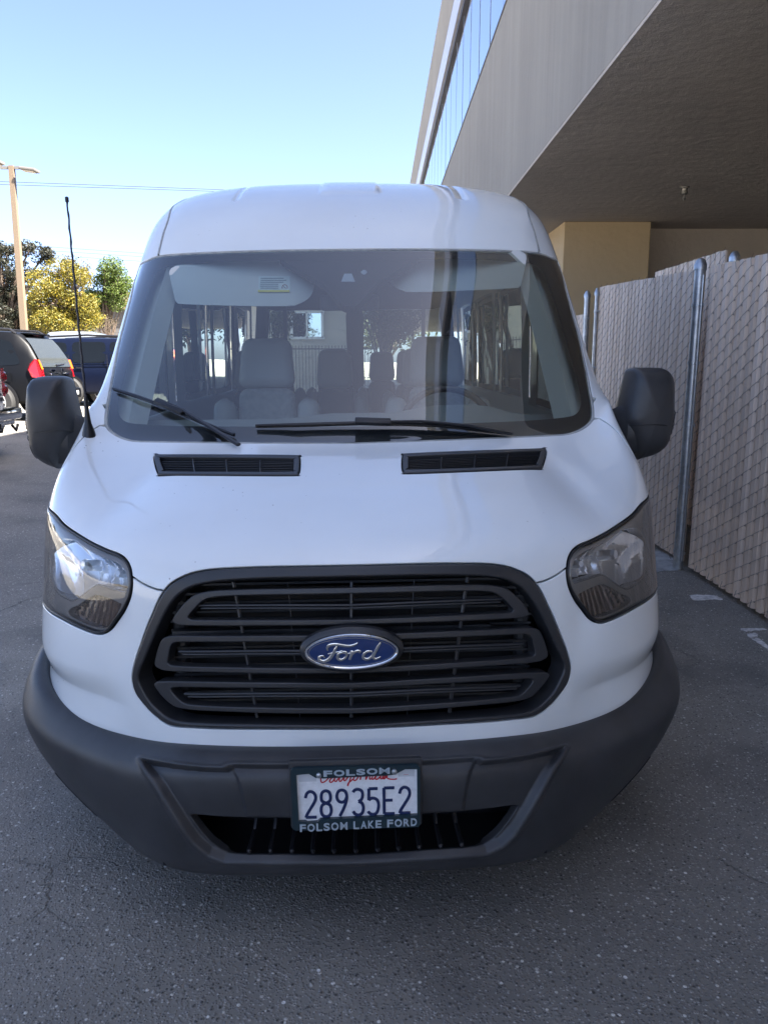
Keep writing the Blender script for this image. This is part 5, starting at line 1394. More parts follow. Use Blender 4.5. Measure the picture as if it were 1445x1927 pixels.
# ================================================================== OTHER VEHICLES
CARP = lambda name, c, **k: mat(name, c, .25, coat=1, coat_r=.03, **k)
TAILR = mat('tail_lamp_red', (.22, .004, .008), .12, coat=1); TAILA = mat('tail_lamp_amber', (.42, .10, .008), .12, coat=1)
DGLASS = mat('tinted_car_glass', (.004, .005, .006), .08, spec=.3)
PGLASS = mat('rear_car_glass', (.03, .034, .034), .1, spec=.35)
def car(name, loc, heading, label, cat, group, paint, L, W, H, prof_top, prof_belt, win, wheels=(.9, 3.7), wr=.38, sill=.38, tumble=.16, rails=False, lower=None, spokes=6, roof_x=None):
    """local frame: rear bumper at y=0, nose at y=L. prof_top / prof_belt: (y, z) polylines of roofline and belt line; win: list of (y0,y1) side windows"""
    o = empty(name, loc, label, cat, group, (0, 0, heading))
    ys = sorted(set([round(p[0], 3) for p in prof_top]+[round(y, 3) for y in np.linspace(0, L, 26)]))
    T = lambda y: float(np.interp(y, *zip(*prof_top))); Bf = lambda y: float(np.interp(y, *zip(*prof_belt)))
    hw = W/2; V = []; n = 11
    for y in ys:
        e = min(y, L-y); k = 1-.10*math.exp(-e/.16)-.05*math.exp(-e/.6); w_ = hw*k; zt = T(y); zb = min(Bf(y), zt-.02)
        above = max(0, (zt-zb)); tw = w_-tumble*min(1, above/.6)
        V += [(w_*.90, y, sill-.03), (w_*.985, y, sill+.03), (w_, y, sill+.22), (w_*1.003, y, (sill+zb)/2+.08), (w_*.99, y, zb-.10), (w_*.955, y, zb), ((w_*.955+tw)/2+.012, y, (zb+zt-.07)/2), (tw, y, zt-.085 if above > .1 else zt-.02), (tw-.05, y, zt-.03 if above > .1 else zt-.012), (tw*.5, y, zt-.004), (0, y, zt)]
    Fc = []
    for i in range(len(ys)-1):
        for k in range(n-1): Fc.append((i*n+k, i*n+k+1, (i+1)*n+k+1, (i+1)*n+k))
    base = len(V); V += [(-x, y, z) for x, y, z in V]
    Fc += [tuple(base+q for q in f[::-1]) for f in Fc[:(len(ys)-1)*(n-1)]]
    for st in (0, (len(ys)-1)*n): Fc.append(tuple(st+k for k in range(n))+tuple(base+st+k for k in range(n-2, -1, -1)))
    bm = bmesh.new(); [bm.verts.new(v) for v in V]; bm.verts.ensure_lookup_table()
    for f in Fc:
        try: bm.faces.new([bm.verts[i] for i in f])
        except ValueError: pass
    bmesh.ops.remove_doubles(bm, verts=bm.verts, dist=1e-4); bmesh.ops.recalc_face_normals(bm, faces=bm.faces)
    me = bpy.data.meshes.new('body'); bm.to_mesh(me); bm.free(); me.materials.append(paint); me.shade_smooth(); me.set_sharp_from_angle(angle=math.radians(38))
    b = bpy.data.objects.new('body', me); COL.objects.link(b); b.parent = o
    def sidex(y, z):
        e = min(y, L-y); k = 1-.10*math.exp(-e/.16)-.05*math.exp(-e/.6); w_ = hw*k; zt = T(y); zb = Bf(y); tw = w_-tumble*min(1, max(0, zt-zb)/.6)
        return float(np.interp(z, [sill, zb-.1, zb, (zb+zt-.07)/2, zt-.085], [w_, w_*.99, w_*.955, (w_*.955+tw)/2+.012, tw]))
    for sg in (-1, 1):
        for q in win:
            q = rounded(q)
            Vw = [(sg*(sidex(y, z)+.006), y, z) for y, z in q]; c = np.mean(q, 0)
            MB().add(Vw+[(sg*(sidex(c[0], c[1])+.006), c[0], c[1])], [(i, (i+1) % len(q), len(q)) for i in range(len(q))]).build('side_window', DGLASS, b, True, 80)
    for y in wheels:
        for sg in (-1, 1):
            wheel(o, sg*(hw-.13), y, wr, wr, .24, side=sg, spokes=spokes, rim=mat('alloy_rim', (.5, .51, .52), .3, metal=.7))
            ar = [(y+(wr+.07)*math.cos(t), wr+(wr+.07)*math.sin(t)) for t in np.linspace(-.25, PI+.25, 20)]
            MB().add([(sg*(hw*1.0+.004), a, z) for a, z in ar], [tuple(range(len(ar)))]).build('wheel_arch', BLACK, b)
            wo = [c_ for c_ in o.children if c_.name.startswith('wheel')][-1]
            wo.location.x = sg*.145
    if rails:
        y0, y1 = rails; zt = T((y0+y1)/2); tw = hw-tumble-.08
        for sg in (-1, 1): MB().tube([(sg*tw, y0, T(y0)-.03), (sg*tw, y0+.12, T(y0+.12)+.03), (sg*tw, (y0+y1)/2, zt+.055), (sg*tw, y1-.12, T(y1-.12)+.03), (sg*tw, y1, T(y1)-.03)], .026, 8).build('roof_rail', BLACK, b, True)
    if lower:
        MB().box((0, -.05, lower+.10), (W*.90, .20, .24), bev=.06).build('rear_bumper', paint, b, True)
    return o, b, T, Bf
def rounded(q, f=.16):
    out = []; n = len(q)
    for i in range(n):
        p0, p, p1 = np.array(q[i-1]), np.array(q[i]), np.array(q[(i+1) % n])
        for t in (0, .5, 1):
            a = p+(p0-p)*f; b = p+(p1-p)*f; out.append(tuple((1-t)**2*a+2*t*(1-t)*p+t*t*b))
    return out
def quadp(name, pts, m_, parent, th=.012, dirv=(0, -1, 0)):
    """thick plate through the given points, facing dirv"""
    d = Vector(dirv)*th; P = [Vector(p) for p in pts]; n = len(P)
    return MB().add([p+d for p in P]+[p-d for p in P], [tuple(range(n)), tuple(range(2*n-1, n-1, -1))]+[(i, (i+1) % n, (i+1) % n+n, i+n) for i in range(n)]).build(name, m_, parent)
Hd = PI/2           # heading: local +y -> world -x
suv_top = [(0, .98), (.03, 1.06), (.10, 1.28), (.30, 1.62), (.48, 1.80), (.62, 1.845), (1.4, 1.88), (2.6, 1.86), (3.05, 1.78), (3.75, 1.22), (4.1, 1.15), (4.6, 1.05), (4.78, .85)]
suv_belt = [(0, .95), (.3, 1.10), (3.6, 1.04), (4.78, .8)]
gx, gxb, gT, gB = car('dark_suv', (-7.0, 17.2, gz(-7.1)+.04), Hd, 'dark grey sport utility vehicle with roof rails and a red and amber tail lamp', 'suv', 'vehicles parked across the lot',
    mat('dark_grey_paint', (.003, .0035, .005), .42, spec=.16), 4.78, 1.88, 1.88, suv_top, suv_belt,
    [[(.42, 1.16), (1.0, 1.12), (1.28, 1.13), (1.25, 1.62), (.85, 1.68), (.62, 1.62)], [(1.42, 1.12), (2.2, 1.10), (2.25, 1.64), (1.45, 1.68)], [(2.35, 1.10), (3.15, 1.08), (3.0, 1.50), (2.7, 1.63), (2.4, 1.64)]],
    wheels=(.95, 3.72), wr=.385, rails=(.55, 2.7), tumble=.17, lower=.42)
def on_rear(z, T=suv_top):
    a = [(zz, yy) for yy, zz in T if yy <= .62]; a.sort(); return float(np.interp(z, [p[0] for p in a], [p[1] for p in a]))
gl = []
for z in (1.10, 1.25, 1.4, 1.55, 1.70): gl.append((z, on_rear(z)))
V = []
for z, y in gl: 
    ww = .80-.13*(z-1.1)/.6; V += [(-ww, y-.012, z+.004), (ww, y-.012, z+.004)]
MB().add(V, [(i*2, i*2+1, i*2+3, i*2+2) for i in range(4)]).build('rear_window', PGLASS, gxb, True)
MB().tube([(-.05, on_rear(1.14)-.03, 1.14), (.10, on_rear(1.16)-.04, 1.15), (.42, on_rear(1.18)-.04, 1.17)], [.02, .014, .008], 6).build('rear_wiper', BLACK, gxb, True)
quadp('third_brake_lamp', [(-.20, .44, 1.795), (.20, .44, 1.795), (.20, .40, 1.765), (-.20, .40, 1.765)], TAILR, gxb, .012, (0, -.7, .7))
MB().box((0, .44, 1.80), (1.1, .16, .03), bev=.012).build('rear_spoiler', mat('dark_grey_paint', (0, 0, 0)), gxb, True)
for sg in (-1, 1):
    q = lambda pts, nm, m_: quadp(nm, [(sg*x, y, z) for x, y, z in pts], m_, gxb, .02, (sg*.6, -.8, 0))
    q([(.78, -.012, .88), (.90, .055, .88), (.925, .20, .90), (.925, .26, 1.05), (.905, .22, 1.16), (.86, .13, 1.27), (.80, .08, 1.24), (.775, .02, 1.05)], 'tail_lamp', TAILR)
    q([(.79, .005, 1.06), (.84, .02, 1.06), (.845, .08, 1.26), (.80, .07, 1.25)], 'turn_lamp', TAILA)
    MB().box((sg*.83, -.03, .98), (.10, .012, .006)).box((sg*.83, -.035, 1.06), (.10, .012, .006)).build('lamp_divider', CHROME, gxb)
quadp('number_plate', [(-.16, -.02, .76), (.16, -.02, .76), (.16, -.02, .90), (-.16, -.02, .90)], mat('far_plate_white', (.7, .72, .74), .5), gxb)
MB().box((0, -.02, .955), (1.0, .05, .045), bev=.015).build('chrome_garnish', CHROME, gxb, True)
MB().box((0, -.13, .53), (1.30, .06, .10), bev=.02).build('step_pad', mat('pale_bumper_top', (.45, .46, .47), .4), gxb, True)
for c_, d_ in (((-.35, -.02, 1.03), (.22, .01, .04)), ((.15, -.02, 1.03), (.08, .01, .08))): MB().box(c_, d_, bev=.004).build('chrome_lettering', CHROME, gxb)
MB().box((-.955, 1.05, .98), (.02, .22, .03), bev=.008).build('door_handle', BLACK, gxb); 
MB().prism([(.62, .80), (.86, .80), (.90, .98), (.60, .98)], 0, -.952, -.946).build('fuel_door', mat('dark_grey_paint', (0, 0, 0)), gxb)
MB().tube([(.0, -.02, .36), (0, -.2, .36), (0, -.2, .42)], .03, 8).build('tow_hitch', GALV, gx, True)

bl_top = [(0, .98), (.03, 1.15), (.12, 1.50), (.25, 1.75), (.45, 1.84), (1.5, 1.87), (3.0, 1.85), (3.4, 1.78), (4.05, 1.28), (4.6, 1.20), (5.2, 1.08), (5.4, .85)]
bsuv, bb, _, _ = car('blue_suv', (-9.6, 22.3, gz(-9)-.05), -PI/2, 'long dark blue sport utility vehicle standing side on behind the dark grey one', 'suv', 'vehicles parked across the lot',
    mat('dark_blue_paint', (.002, .004, .014), .35, spec=.25), 5.4, 2.02, 1.95, bl_top, [(0, 1.1), (3.9, 1.12), (5.4, .9)],
    [[(.22, 1.2), (1.15, 1.18), (1.15, 1.72), (.42, 1.74)], [(1.3, 1.18), (2.2, 1.18), (2.2, 1.74), (1.3, 1.74)], [(2.32, 1.18), (3.35, 1.18), (3.1, 1.6), (2.85, 1.72), (2.32, 1.74)]],
    wheels=(1.15, 4.2), wr=.41, rails=(.35, 3.0), lower=.45, tumble=.14)
for yy in (1.22, 2.26): MB().box((1.012, yy, .95), (.006, .02, .9)).build('door_gap', BLACK, bb)
for yy in (1.5, 2.5): MB().box((1.02, yy, 1.05), (.03, .2, .035), bev=.01).build('door_handle', BLACK, bb, True)
MB().box((1.0, 2.2, 1.135), (.02, 3.2, .02)).build('belt_trim', CHROME, bb)
# white pickup at the left edge, only its tail shows
pk_top = [(0, 1.28), (.02, 1.32), (1.9, 1.32), (1.95, 1.34), (2.05, 1.78), (2.3, 1.86), (3.4, 1.84), (3.7, 1.75), (4.25, 1.18), (5.2, 1.08), (5.5, .85)]
pk, pkb, _, _ = car('white_pickup', (-5.42, 10.42, gz(-5.6)), Hd, 'white pickup truck with chrome bumper and hitch, cut by the left edge', 'pickup truck', 'vehicles parked across the lot',
    CARP('pickup_white', (.62, .62, .61)), 5.5, 1.98, 1.86, pk_top, [(0, 1.27), (1.9, 1.27), (2.0, 1.15), (4.2, 1.12), (5.5, .85)],
    [[(2.25, 1.2), (3.0, 1.2), (3.0, 1.68), (2.35, 1.68)], [(3.1, 1.2), (3.9, 1.2), (3.55, 1.66), (3.1, 1.7)]], wheels=(1.15, 4.5), wr=.39, tumble=.12)
MB().box((0, -.10, .60), (1.94, .22, .17), bev=.04).box((0, -.12, .50), (1.5, .14, .10), bev=.02).build('chrome_bumper', CHROME, pk, True)
for sg in (-1, 1):
    lm = quadp('tail_lamp', [(sg*.86, -.012, .84), (sg*.94, .03, .84), (sg*.955, .06, .92), (sg*.955, .06, 1.16), (sg*.92, .0, 1.24), (sg*.86, -.012, 1.24)], TAILR, pkb, .02, (sg*.5, -.85, 0))
    for z in (.93, 1.12): MB().add(*lathe([(0, .02), (.05, .018), (.072, 0), (.072, -.02)], 16)).build('round_lens', TAILR, lm, True).matrix_local = Matrix.Translation((sg*.90, -.02, z))@Matrix.Rotation(PI/2, 4, 'X')
MB().box((.72, -.014, .80), (.16, .008, .05)).box((.72, -.014, .87), (.10, .008, .03)).build('tailgate_lettering', mat('dark_letters', (.05, .05, .055), .4), pkb)
MB().tube([(0, -.15, .42), (0, -.36, .42)], .035, 4).tube([(0, -.33, .42), (0, -.33, .50), (0, -.33, .51)], [.02, .02, .03], 10).build('tow_hitch', BLACK, pk, True)
MB().tube([(.66, -.18, .44), (.74, -.20, .36), (.80, -.2, .44)], .02, 8).build('tow_hook', BLACK, pk, True)
# roofs of vehicles beyond
def far_suv(x, y, name, label, cat, paint, h=1.75, head=PI/2, L=4.6):
    k = h/1.88; tp = [(a*L/4.78, b*k) for a, b in suv_top]; bt = [(a*L/4.78, b*k) for a, b in suv_belt]
    return car(name, (x, y, gz(x)), head, label, cat, 'vehicles parked across the lot', paint, L, 1.85, h, tp, bt, [[(.6, 1.16*k), (1.5, 1.12*k), (1.5, 1.62*k), (.8, 1.62*k)], [(1.65, 1.1*k), (2.9, 1.1*k), (2.6, 1.6*k), (1.65, 1.64*k)]], spokes=5, tumble=.17)
p_ = world_at(146, 622, Y=30); far_suv(p_[0]-1.2, 30, 'grey_utility_van', 'boxy grey vehicle whose roof shows beyond the blue one, left of the antenna', 'van', CARP('van_grey', (.16, .18, .21)), 2.15, -PI/2, 3.4)
p_ = world_at(166, 620, Y=36); far_suv(p_[0]-1.0, 36, 'white_suv', 'far white sport utility vehicle, only its roof above the blue one', 'suv', CARP('suv_white', (.6, .6, .58)), 2.15, -PI/2, 4.6)
p_ = world_at(200, 620, Y=33); far_suv(p_[0]-1.1, 33, 'black_suv', 'far black sport utility vehicle seen beside the white screen pillar of the van', 'suv', CARP('suv_black', (.02, .022, .025)), 2.05, -PI/2, 4.8)
p_ = world_at(281, 725, Y=21); far_suv(p_[0]-2.3, 22.5, 'orange_hatchback', 'orange red car glimpsed through the left side window of the van', 'car', CARP('orange_paint', (.55, .10, .03)), 1.6, -PI/2, 4.2)

# ================================================================== LAMP POST
LY = 22.
tp0, tp1 = world_at(47, 626, Y=LY), world_at(23, 312, Y=LY)
bx = tp0[0]; tp0[2] -= gz(bx); ht = tp1[2]-gz(bx)
POLE = mat('tan_painted_steel', (.16, .12, .082), .5)
ls = empty('lamp_post', (bx, LY, gz(bx)), 'tall tan square lamp post with two flat heads behind the dark grey vehicle', 'lamp post')
lean = (tp1[0]-tp0[0])/(tp1[2]-tp0[2])*.9
Rl = Matrix.Rotation(.0, 3, 'Z')
V = []
for z, w_ in ((0, .085), (ht, .064)):
    for a, b in ((-1, -1), (1, -1), (1, 1), (-1, 1)): V.append((a*w_+ (z-tp0[2])*lean, b*w_, z))
MB().add(V, [(0, 1, 5, 4), (1, 2, 6, 5), (2, 3, 7, 6), (3, 0, 4, 7), (4, 5, 6, 7), (0, 3, 2, 1)]).build('pole', POLE, ls)
MB().box((0, 0, .03), (.45, .45, .06)).build('base_plate', POLE, ls)
HEADM = mat('lamp_head_grey', (.14, .13, .12), .5)
tx = (ht-tp0[2])*lean
for sg, tl_ in ((-1, .10), (1, -.06)):
    R = Matrix.Rotation(sg*.12, 3, 'Y')
    hd = MB().box((tx+sg*.46, 0, ht-.02+(.08 if sg < 0 else -.08)), (.44, .36, .07), R, bev=.02).build('lamp_head', HEADM, ls)
    MB().box((tx+sg*.19, 0, ht-.05), (.22, .07, .07)).build('head_bracket', HEADM, hd)
    MB().box((tx+sg*.46, 0, ht-.065+(.08 if sg < 0 else -.08)), (.32, .26, .012), R).build('diffuser', mat('diffuser_tan', (.5, .44, .36), .4), hd)

# ================================================================== POWER LINES
LINE = mat('cable', (.03, .035, .05), .6)
def cable(a, b, Y0, Y1, label, grp, r=.018):
    p, q = world_at(*a, Y=Y0), world_at(*b, Y=Y1); d = q-p; P = []
    for t in np.linspace(-1.2, 2.6, 40): P.append(tuple(p+d*t+np.array([0, 0, .25*(t*t-t)*.0])))
    o = MB().tube(P, r, 5).build('power_line', LINE, None, True); tag(o, label, 'power line', grp)
cable((0, 341.5), (420, 357), 46, 48, 'upper of the two high power lines crossing the open sky at left', 'high pair of power lines')
cable((0, 347), (420, 360.5), 46, 48, 'lower of the two high power lines crossing the open sky at left', 'high pair of power lines')
for k, (a, b) in enumerate((((102, 465), (248, 475)), ((98, 472), (246, 481.5)), ((94, 480), (244, 490)))):
    cable(a, b, 60, 62, ['topmost', 'middle', 'lowest'][k]+' of three power lines strung above the yellow tree', 'low trio of power lines', .02)

# ================================================================== TREES
def leaf_mat(name, c1, c2):
    m = bpy.data.materials.new(name); m.use_nodes = True; n = m.node_tree.nodes; l = m.node_tree.links; b = n['Principled BSDF']
    g = n.new('ShaderNodeNewGeometry'); mx = n.new('ShaderNodeMix'); mx.data_type = 'RGBA'; mx.inputs[6].default_value = (*c1, 1); mx.inputs[7].default_value = (*c2, 1)
    l.new(g.outputs['Random Per Island'], mx.inputs[0]); l.new(mx.outputs[2], b.inputs['Base Color']); b.inputs['Roughness'].default_value = .6
    out = [x for x in n if x.type == 'OUTPUT_MATERIAL'][0]; tr = n.new('ShaderNodeBsdfTranslucent'); l.new(mx.outputs[2], tr.inputs[0])
    ms = n.new('ShaderNodeMixShader'); ms.inputs[0].default_value = .3; l.new(b.outputs[0], ms.inputs[1]); l.new(tr.outputs[0], ms.inputs[2]); l.new(ms.outputs[0], out.inputs[0])
    return m
BARK = mat('bark', (.085, .062, .045), .9, bump=(14, .8, .03), var=(6, .3))
def leaves(centres, radii, n_each, size, flat=.8):
    """leaf sprays: small bent quads round clump centres"""
    V = []; Fc = []
    for c, r, n in zip(centres, radii, n_each):
        d = rng.normal(size=(n, 3)); d /= np.linalg.norm(d, axis=1)[:, None]; rad = r*rng.uniform(.25, 1, n)**.5
        P = c+d*rad[:, None]*[1, 1, flat]
        a = rng.normal(size=(n, 3)); a /= np.linalg.norm(a, axis=1)[:, None]; b = np.cross(a, rng.normal(size=(n, 3))); b /= np.linalg.norm(b, axis=1)[:, None]
        s_ = size*rng.uniform(.6, 1.3, n)[:, None]
        k = len(V)*0
        for p, u, v, z in zip(P, a, b, s_):
            i = len(V); V += [p-u*z, p+v*z*.45, p+u*z, p-v*z*.45]; Fc.append((i, i+1, i+2, i+3))
    return V, Fc
def tree(name, x, y, h, crown, label, m_, n, size, trunk_r=.25, trunk_h=None, limbs=9, group='trees beyond the lot', stems=1, clump=.13, sparse=1.0):
    """crown: list of (dx, dy, z, rx, ry, rz) lobes in metres"""
    o = empty(name, (x, y, gz(x)-.03), label, 'tree', group)
    mb = MB(); th = trunk_h or h*.45
    for s_ in range(stems):
        ox = rng.uniform(-.5, .5)*(stems > 1)
        pts = [(ox*.2, 0, 0), (ox*.6+rng.uniform(-.1, .1), rng.uniform(-.1, .1), th*.35), (ox+rng.uniform(-.2, .2), rng.uniform(-.2, .2), th*.7), (ox*1.4+rng.uniform(-.3, .3), rng.uniform(-.3, .3), th*1.2), (ox*1.6, 0, h*.86)]
        mb.tube(catmull(pts, False, 4), list(np.linspace(trunk_r, trunk_r*.16, 17)), 8)
    cs, rs, ns = [], [], []
    tot = sum(a[3]*a[4]*a[5] for a in crown)
    for (dx, dy, z, rx, ry, rz) in crown:
        vol = rx*ry*rz; m = max(5, int(70*vol/tot*sparse*1.3))
        for _ in range(m):
            d = rng.normal(size=3); d /= np.linalg.norm(d); q = rng.uniform(.35, 1)**.6
            c = np.array([dx+d[0]*rx*q, dy+d[1]*ry*q, z+d[2]*rz*q]); cs.append(c); rs.append(clump*h*rng.uniform(.55, 1.25)); ns.append(1)
    w_ = np.array(rs)**2; w_ = w_/w_.sum(); ns = [max(6, int(n*k)) for k in w_]
    for c in cs[::max(1, len(cs)//(limbs*3))]:
        b0 = np.array([rng.uniform(-.1, .1), rng.uniform(-.1, .1), min(th*rng.uniform(.5, 1.3), c[2]-.2)]); mid = (b0+c)/2+[0, 0, .1*h*rng.uniform(0, .4)]
        mb.tube([b0, mid, c], [trunk_r*.35, trunk_r*.2, .02], 5)
    tk = mb.build('trunk', BARK, o, True)
    V, Fc = leaves(cs, rs, ns, size)
    cr = mesh_obj('crown', V, Fc, m_, o, False)
    return o
YEL = leaf_mat('yellow_leaves', (.21, .155, .010), (.075, .085, .012)); GRN = leaf_mat('bright_green_leaves', (.10, .14, .018), (.04, .07, .012))
DKG = leaf_mat('dark_needles', (.009, .014, .009), (.028, .026, .012)); RED = leaf_mat('reddish_leaves', (.08, .05, .03), (.05, .05, .02)); OLV = leaf_mat('olive_leaves', (.025, .04, .012), (.045, .055, .014))
def T_at(px, py, Y): return world_at(px, py, Y=Y)
def px_tree(name, Y, base_px, lobes, label, m_, n, size, **k):
    """lobes given as (px, py, half width px, half height px) seen from here; depth made equal to width"""
    b = T_at(base_px, 640, Y); cr = []; s = Y/F*1.02; zt = 0
    for (a, c, wx, wz) in lobes:
        p = T_at(a, c, Y); cr.append((p[0]-b[0], rng.uniform(-.3, .3), p[2]-gz(b[0]), wx*s, wx*s*.9, wz*s)); zt = max(zt, p[2]+wz*s)
    return tree(name, b[0], Y, zt, cr, label, m_, n, size, **k)
px_tree('cedar_tree', 42, 12, [(15, 462, 38, 8), (-30, 470, 50, 12), (62, 464, 30, 7), (78, 487, 22, 6), (30, 490, 40, 7), (-20, 512, 50, 10), (45, 515, 45, 7), (-5, 545, 45, 22), (50, 540, 36, 9), (10, 585, 48, 25), (65, 575, 30, 22), (30, 615, 50, 14), (92, 474, 9, 4)], 'dark spreading evergreen tree behind the lamp post at far left', DKG, 21000, .075, trunk_r=.45, clump=.045, limbs=16, sparse=2.2)
px_tree('yellow_tree', 37, 120, [(115, 512, 34, 18), (82, 540, 30, 26), (140, 540, 30, 30), (105, 575, 46, 28), (155, 582, 28, 24), (90, 610, 38, 16), (140, 612, 40, 14), (172, 598, 10, 12)], 'golden yellow leaved tree behind the antenna', YEL, 20000, .06, trunk_r=.14, stems=3, clump=.085)
px_tree('reddish_tree', 46, 145, [(132, 500, 8, 14), (160, 505, 7, 14), (150, 520, 16, 12)], 'thin reddish treetop poking out above the yellow tree', RED, 1500, .07, trunk_r=.12, clump=.06)
px_tree('green_tree', 52, 205, [(210, 505, 20, 13), (218, 530, 24, 24), (188, 532, 14, 10), (182, 560, 26, 18), (168, 570, 14, 20), (222, 560, 18, 20)], 'bright green leafy tree above the tan house roof', GRN, 14000, .075, trunk_r=.2, clump=.075)
px_tree('hedge_tree', 50, 80, [(0, 600, 60, 20), (60, 605, 40, 18), (110, 612, 40, 14), (165, 610, 20, 12)], 'low dark hedge like tree under the cedar at left', OLV, 5000, .10, trunk_r=.15, clump=.10)
px_tree('bare_bush', 48, 200, [(200, 603, 16, 10), (185, 606, 10, 8)], 'nearly bare twiggy bush before the house with the tan roof', RED, 260, .05, trunk_r=.05, stems=3, limbs=14, clump=.06)
# behind the van, seen through its windows
px_tree('roadside_tree', 30, 720, [(722, 570, 22, 22), (745, 560, 20, 25), (705, 590, 20, 30), (735, 610, 35, 25), (760, 590, 25, 30), (700, 545, 18, 12)], 'leafy tree seen through the rear window right of the mirror', OLV, 7000, .07, trunk_r=.16, clump=.10)
px_tree('slim_tree', 27, 525, [(528, 560, 10, 18), (535, 590, 12, 25), (520, 610, 14, 20)], 'small tree beside the pale house seen through the van', OLV, 2600, .06, trunk_r=.08, clump=.10)
# a far row that closes the horizon
FAR = leaf_mat('far_leaves', (.025, .038, .014), (.045, .052, .016))
spots = [(-48, 62, 7.5), (-39, 66, 6.2), (-30, 70, 7.0), (-8, 66, 8.5), (1, 70, 7.6), (10, 64, 9.0), (19, 72, 8.0), (30, 66, 7), (-60, 40, 8), (-62, 22, 7), (-60, 4, 8.5), (-58, -14, 7), (-50, -32, 9), (-34, -46, 8), (-14, -50, 9), (6, -52, 8), (28, -50, 8.5)]
src = None
FARLAB = ['beyond the far left corner of the lot', 'second from the far left corner of the lot', 'third from the far left corner of the lot', 'left behind the pale siding house', 'straight behind the pale siding house', 'right behind the roadside tree, along the office building', 'beyond the far end of the office building', 'at the far right behind the office building', 'past the far end of the shed row', 'behind the middle of the shed row', 'past the near end of the shed row', 'beyond the left side of the lot, behind the camera', 'at the left rear corner of the lot', 'leftmost in the row closing the lot behind the camera', 'second in the row closing the lot behind the camera', 'third in the row closing the lot behind the camera', 'rightmost in the row closing the lot behind the camera']
for i, (x, y, h) in enumerate(spots):
    lab = 'far round crowned tree '+FARLAB[i]
    if src is None:
        src = tree('far_tree', x, y, h, [(0, 0, h*.6, h*.38, h*.38, h*.30), (h*.15, 0, h*.8, h*.2, h*.2, h*.15), (-h*.2, 0, h*.5, h*.25, h*.25, h*.2)], lab, FAR, 2600, .20, trunk_r=.25, clump=.13, group='far trees round the lot'); hs = h
    else:
        o = src.copy(); COL.objects.link(o); o['label'] = lab; o.location = (x, y, gz(x)-.03); s_ = h/hs; o.scale = (s_*rng.uniform(.9, 1.3), s_, s_); o.rotation_euler = (0, 0, rng.uniform(0, 6))
        for ch in src.children: c = ch.copy(); COL.objects.link(c); c.parent = o

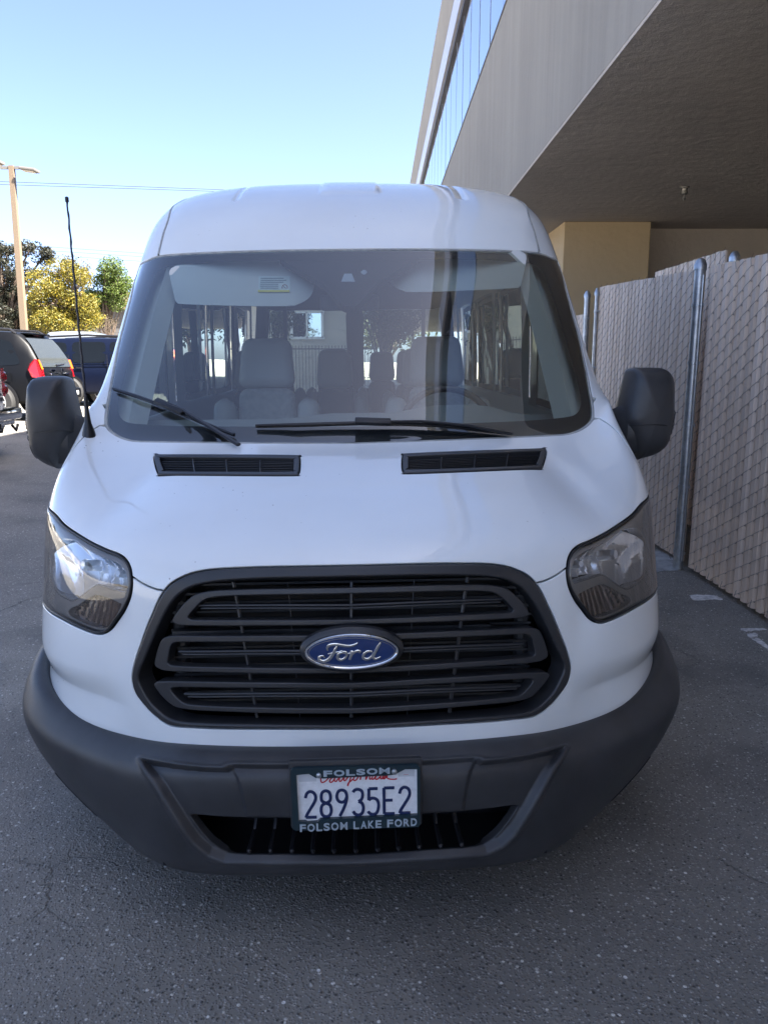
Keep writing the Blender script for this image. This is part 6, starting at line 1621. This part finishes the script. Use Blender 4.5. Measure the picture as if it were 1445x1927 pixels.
# ================================================================== HOUSES
ROOF = mat('tan_shingle', (.16, .11, .08), .85, var=(1.5, .25)); SIDING = mat('cream_siding', (.42, .40, .33), .8, var=(1, .08)); GREYW = mat('grey_house_wall', (.09, .088, .09), .85, var=(1, .12))
def house(name, x, y, w_, d, wall_h, roof_h, label, wallm, roofm, windows=(), ridge='x', chim=(), boards=True):
    o = empty(name, (x, y, gz(x)-.03), label, 'house')
    MB().box((0, d/2, wall_h/2), (w_, d, wall_h)).build('wall', wallm, o)
    ov = .45
    if ridge == 'x':
        V = [(-w_/2-ov, -ov, wall_h), (w_/2+ov, -ov, wall_h), (w_/2+ov, d+ov, wall_h), (-w_/2-ov, d+ov, wall_h), (-w_/2-ov+roof_h, d/2, wall_h+roof_h), (w_/2+ov-roof_h, d/2, wall_h+roof_h)]
        Fc = [(0, 1, 5, 4), (1, 2, 5), (2, 3, 4, 5), (3, 0, 4), (0, 3, 2, 1)]
    rf = MB().add(V, Fc).box((0, -ov, wall_h-.06), (w_+2*ov, .04, .16)).build('roof', roofm, o)
    # shingle courses
    n = 14
    mb = MB()
    for k in range(n):
        t = (k+.5)/n; mb.box((0, -ov+(d/2+ov)*t, wall_h+roof_h*t+.02), (w_+2*ov-2*roof_h*t, .05, .04))
    mb.build('shingle_course', roofm, rf)
    for (cx_, cy_, cz_) in chim: MB().box((cx_, cy_, cz_), (.45, .45, .9)).box((cx_, cy_, cz_+.47), (.55, .55, .08)).build('chimney', mat('brick_chimney', (.22, .12, .09), .9), rf)
    if boards:
        for k in range(int(wall_h/.2)): MB().box((0, -.012, .1+k*.2), (w_, .022, .188), Matrix.Rotation(.03, 3, 'X')).build('siding_board', wallm, o)
    for (wx, wz, ww, wh) in windows:
        fr_ = MB()
        for a, b, c, e in ((0, wh/2, ww+.16, .09), (0, -wh/2, ww+.16, .09), (-ww/2, 0, .09, wh), (ww/2, 0, .09, wh), (0, 0, .06, wh)): fr_.box((wx+a, -.05, wz+b), (c, .07, e))
        f = fr_.build('window', mat('white_window_frame', (.72, .74, .72), .5), o)
        for s_ in (-1, 1): MB().box((wx+s_*ww/4, -.03, wz), (ww/2-.06, .02, wh-.06)).build('pane', WG, f)
    return o
hp = world_at(195, 600, Y=60)
hz = world_at(195, 589, Y=60)[2]
house('tan_roof_house', hp[0]+2, 60, 13, 9, hz, 1.5, 'low grey house with a tan shingle roof and two chimneys beyond the lot', GREYW, ROOF, [(-4.5, 1.6, 1.4, 1.1)], chim=((-2.2, 3.2, hz+1.6), (-1.4, 3.2, hz+1.6)))
h0 = world_at(578, 612, Y=30)
ex0 = world_at(640, 566, Y=30); s30 = 30/F
house('pale_siding_house', h0[0]-1.0, 30, 5.6, 7, world_at(590, 562, Y=30)[2], .9, 'pale house with horizontal siding and a white window, seen through the van', SIDING, mat('grey_shingle', (.25, .25, .25), .85, var=(2, .2)), [(1.0, h0[2], 56*s30, 46*s30)])
# palisade in front of it
pf = empty('picket_railing', (h0[0], 27.5, 0), 'dark metal railing in front of the pale house, seen through the van', 'railing')
RAILM = mat('railing_metal', (.03, .03, .035), .5); rz = world_at(600, 650, Y=27.5)[2]
bme = None
for k in range(46):
    if bme is None: q_ = MB().box((0, 0, rz/2), (.02, .02, rz)).build('bar', RAILM, pf); bme = q_.data
    else: q_ = bpy.data.objects.new('bar', bme); COL.objects.link(q_); q_.parent = pf
    q_.location = (-2.6+k*.115, 0, 0)
for z in (.2, rz-.12): MB().box((0, .0, z), (5.3, .03, .04)).build('rail', RAILM, pf)
# low garages and walls along the far left side, lit by the sun
gw = empty('shed_row', (-52, 30, gz(-52)-.03), 'low pale row of sheds at the far left side of the lot', 'building')
MB().box((0, 0, 1.3), (5, 40, 2.6)).build('wall', mat('pale_wall', (.5, .47, .42), .85, var=(.4, .1)), gw)
MB().box((0, 0, 2.68), (5.6, 40.6, .15)).build('roof', ROOF, gw)
for k in range(8): MB().box((2.53, -17+k*5, 1.1), (.05, 2.6, 2.1)).build('door', mat('shed_door', (.3, .31, .32), .6), gw)
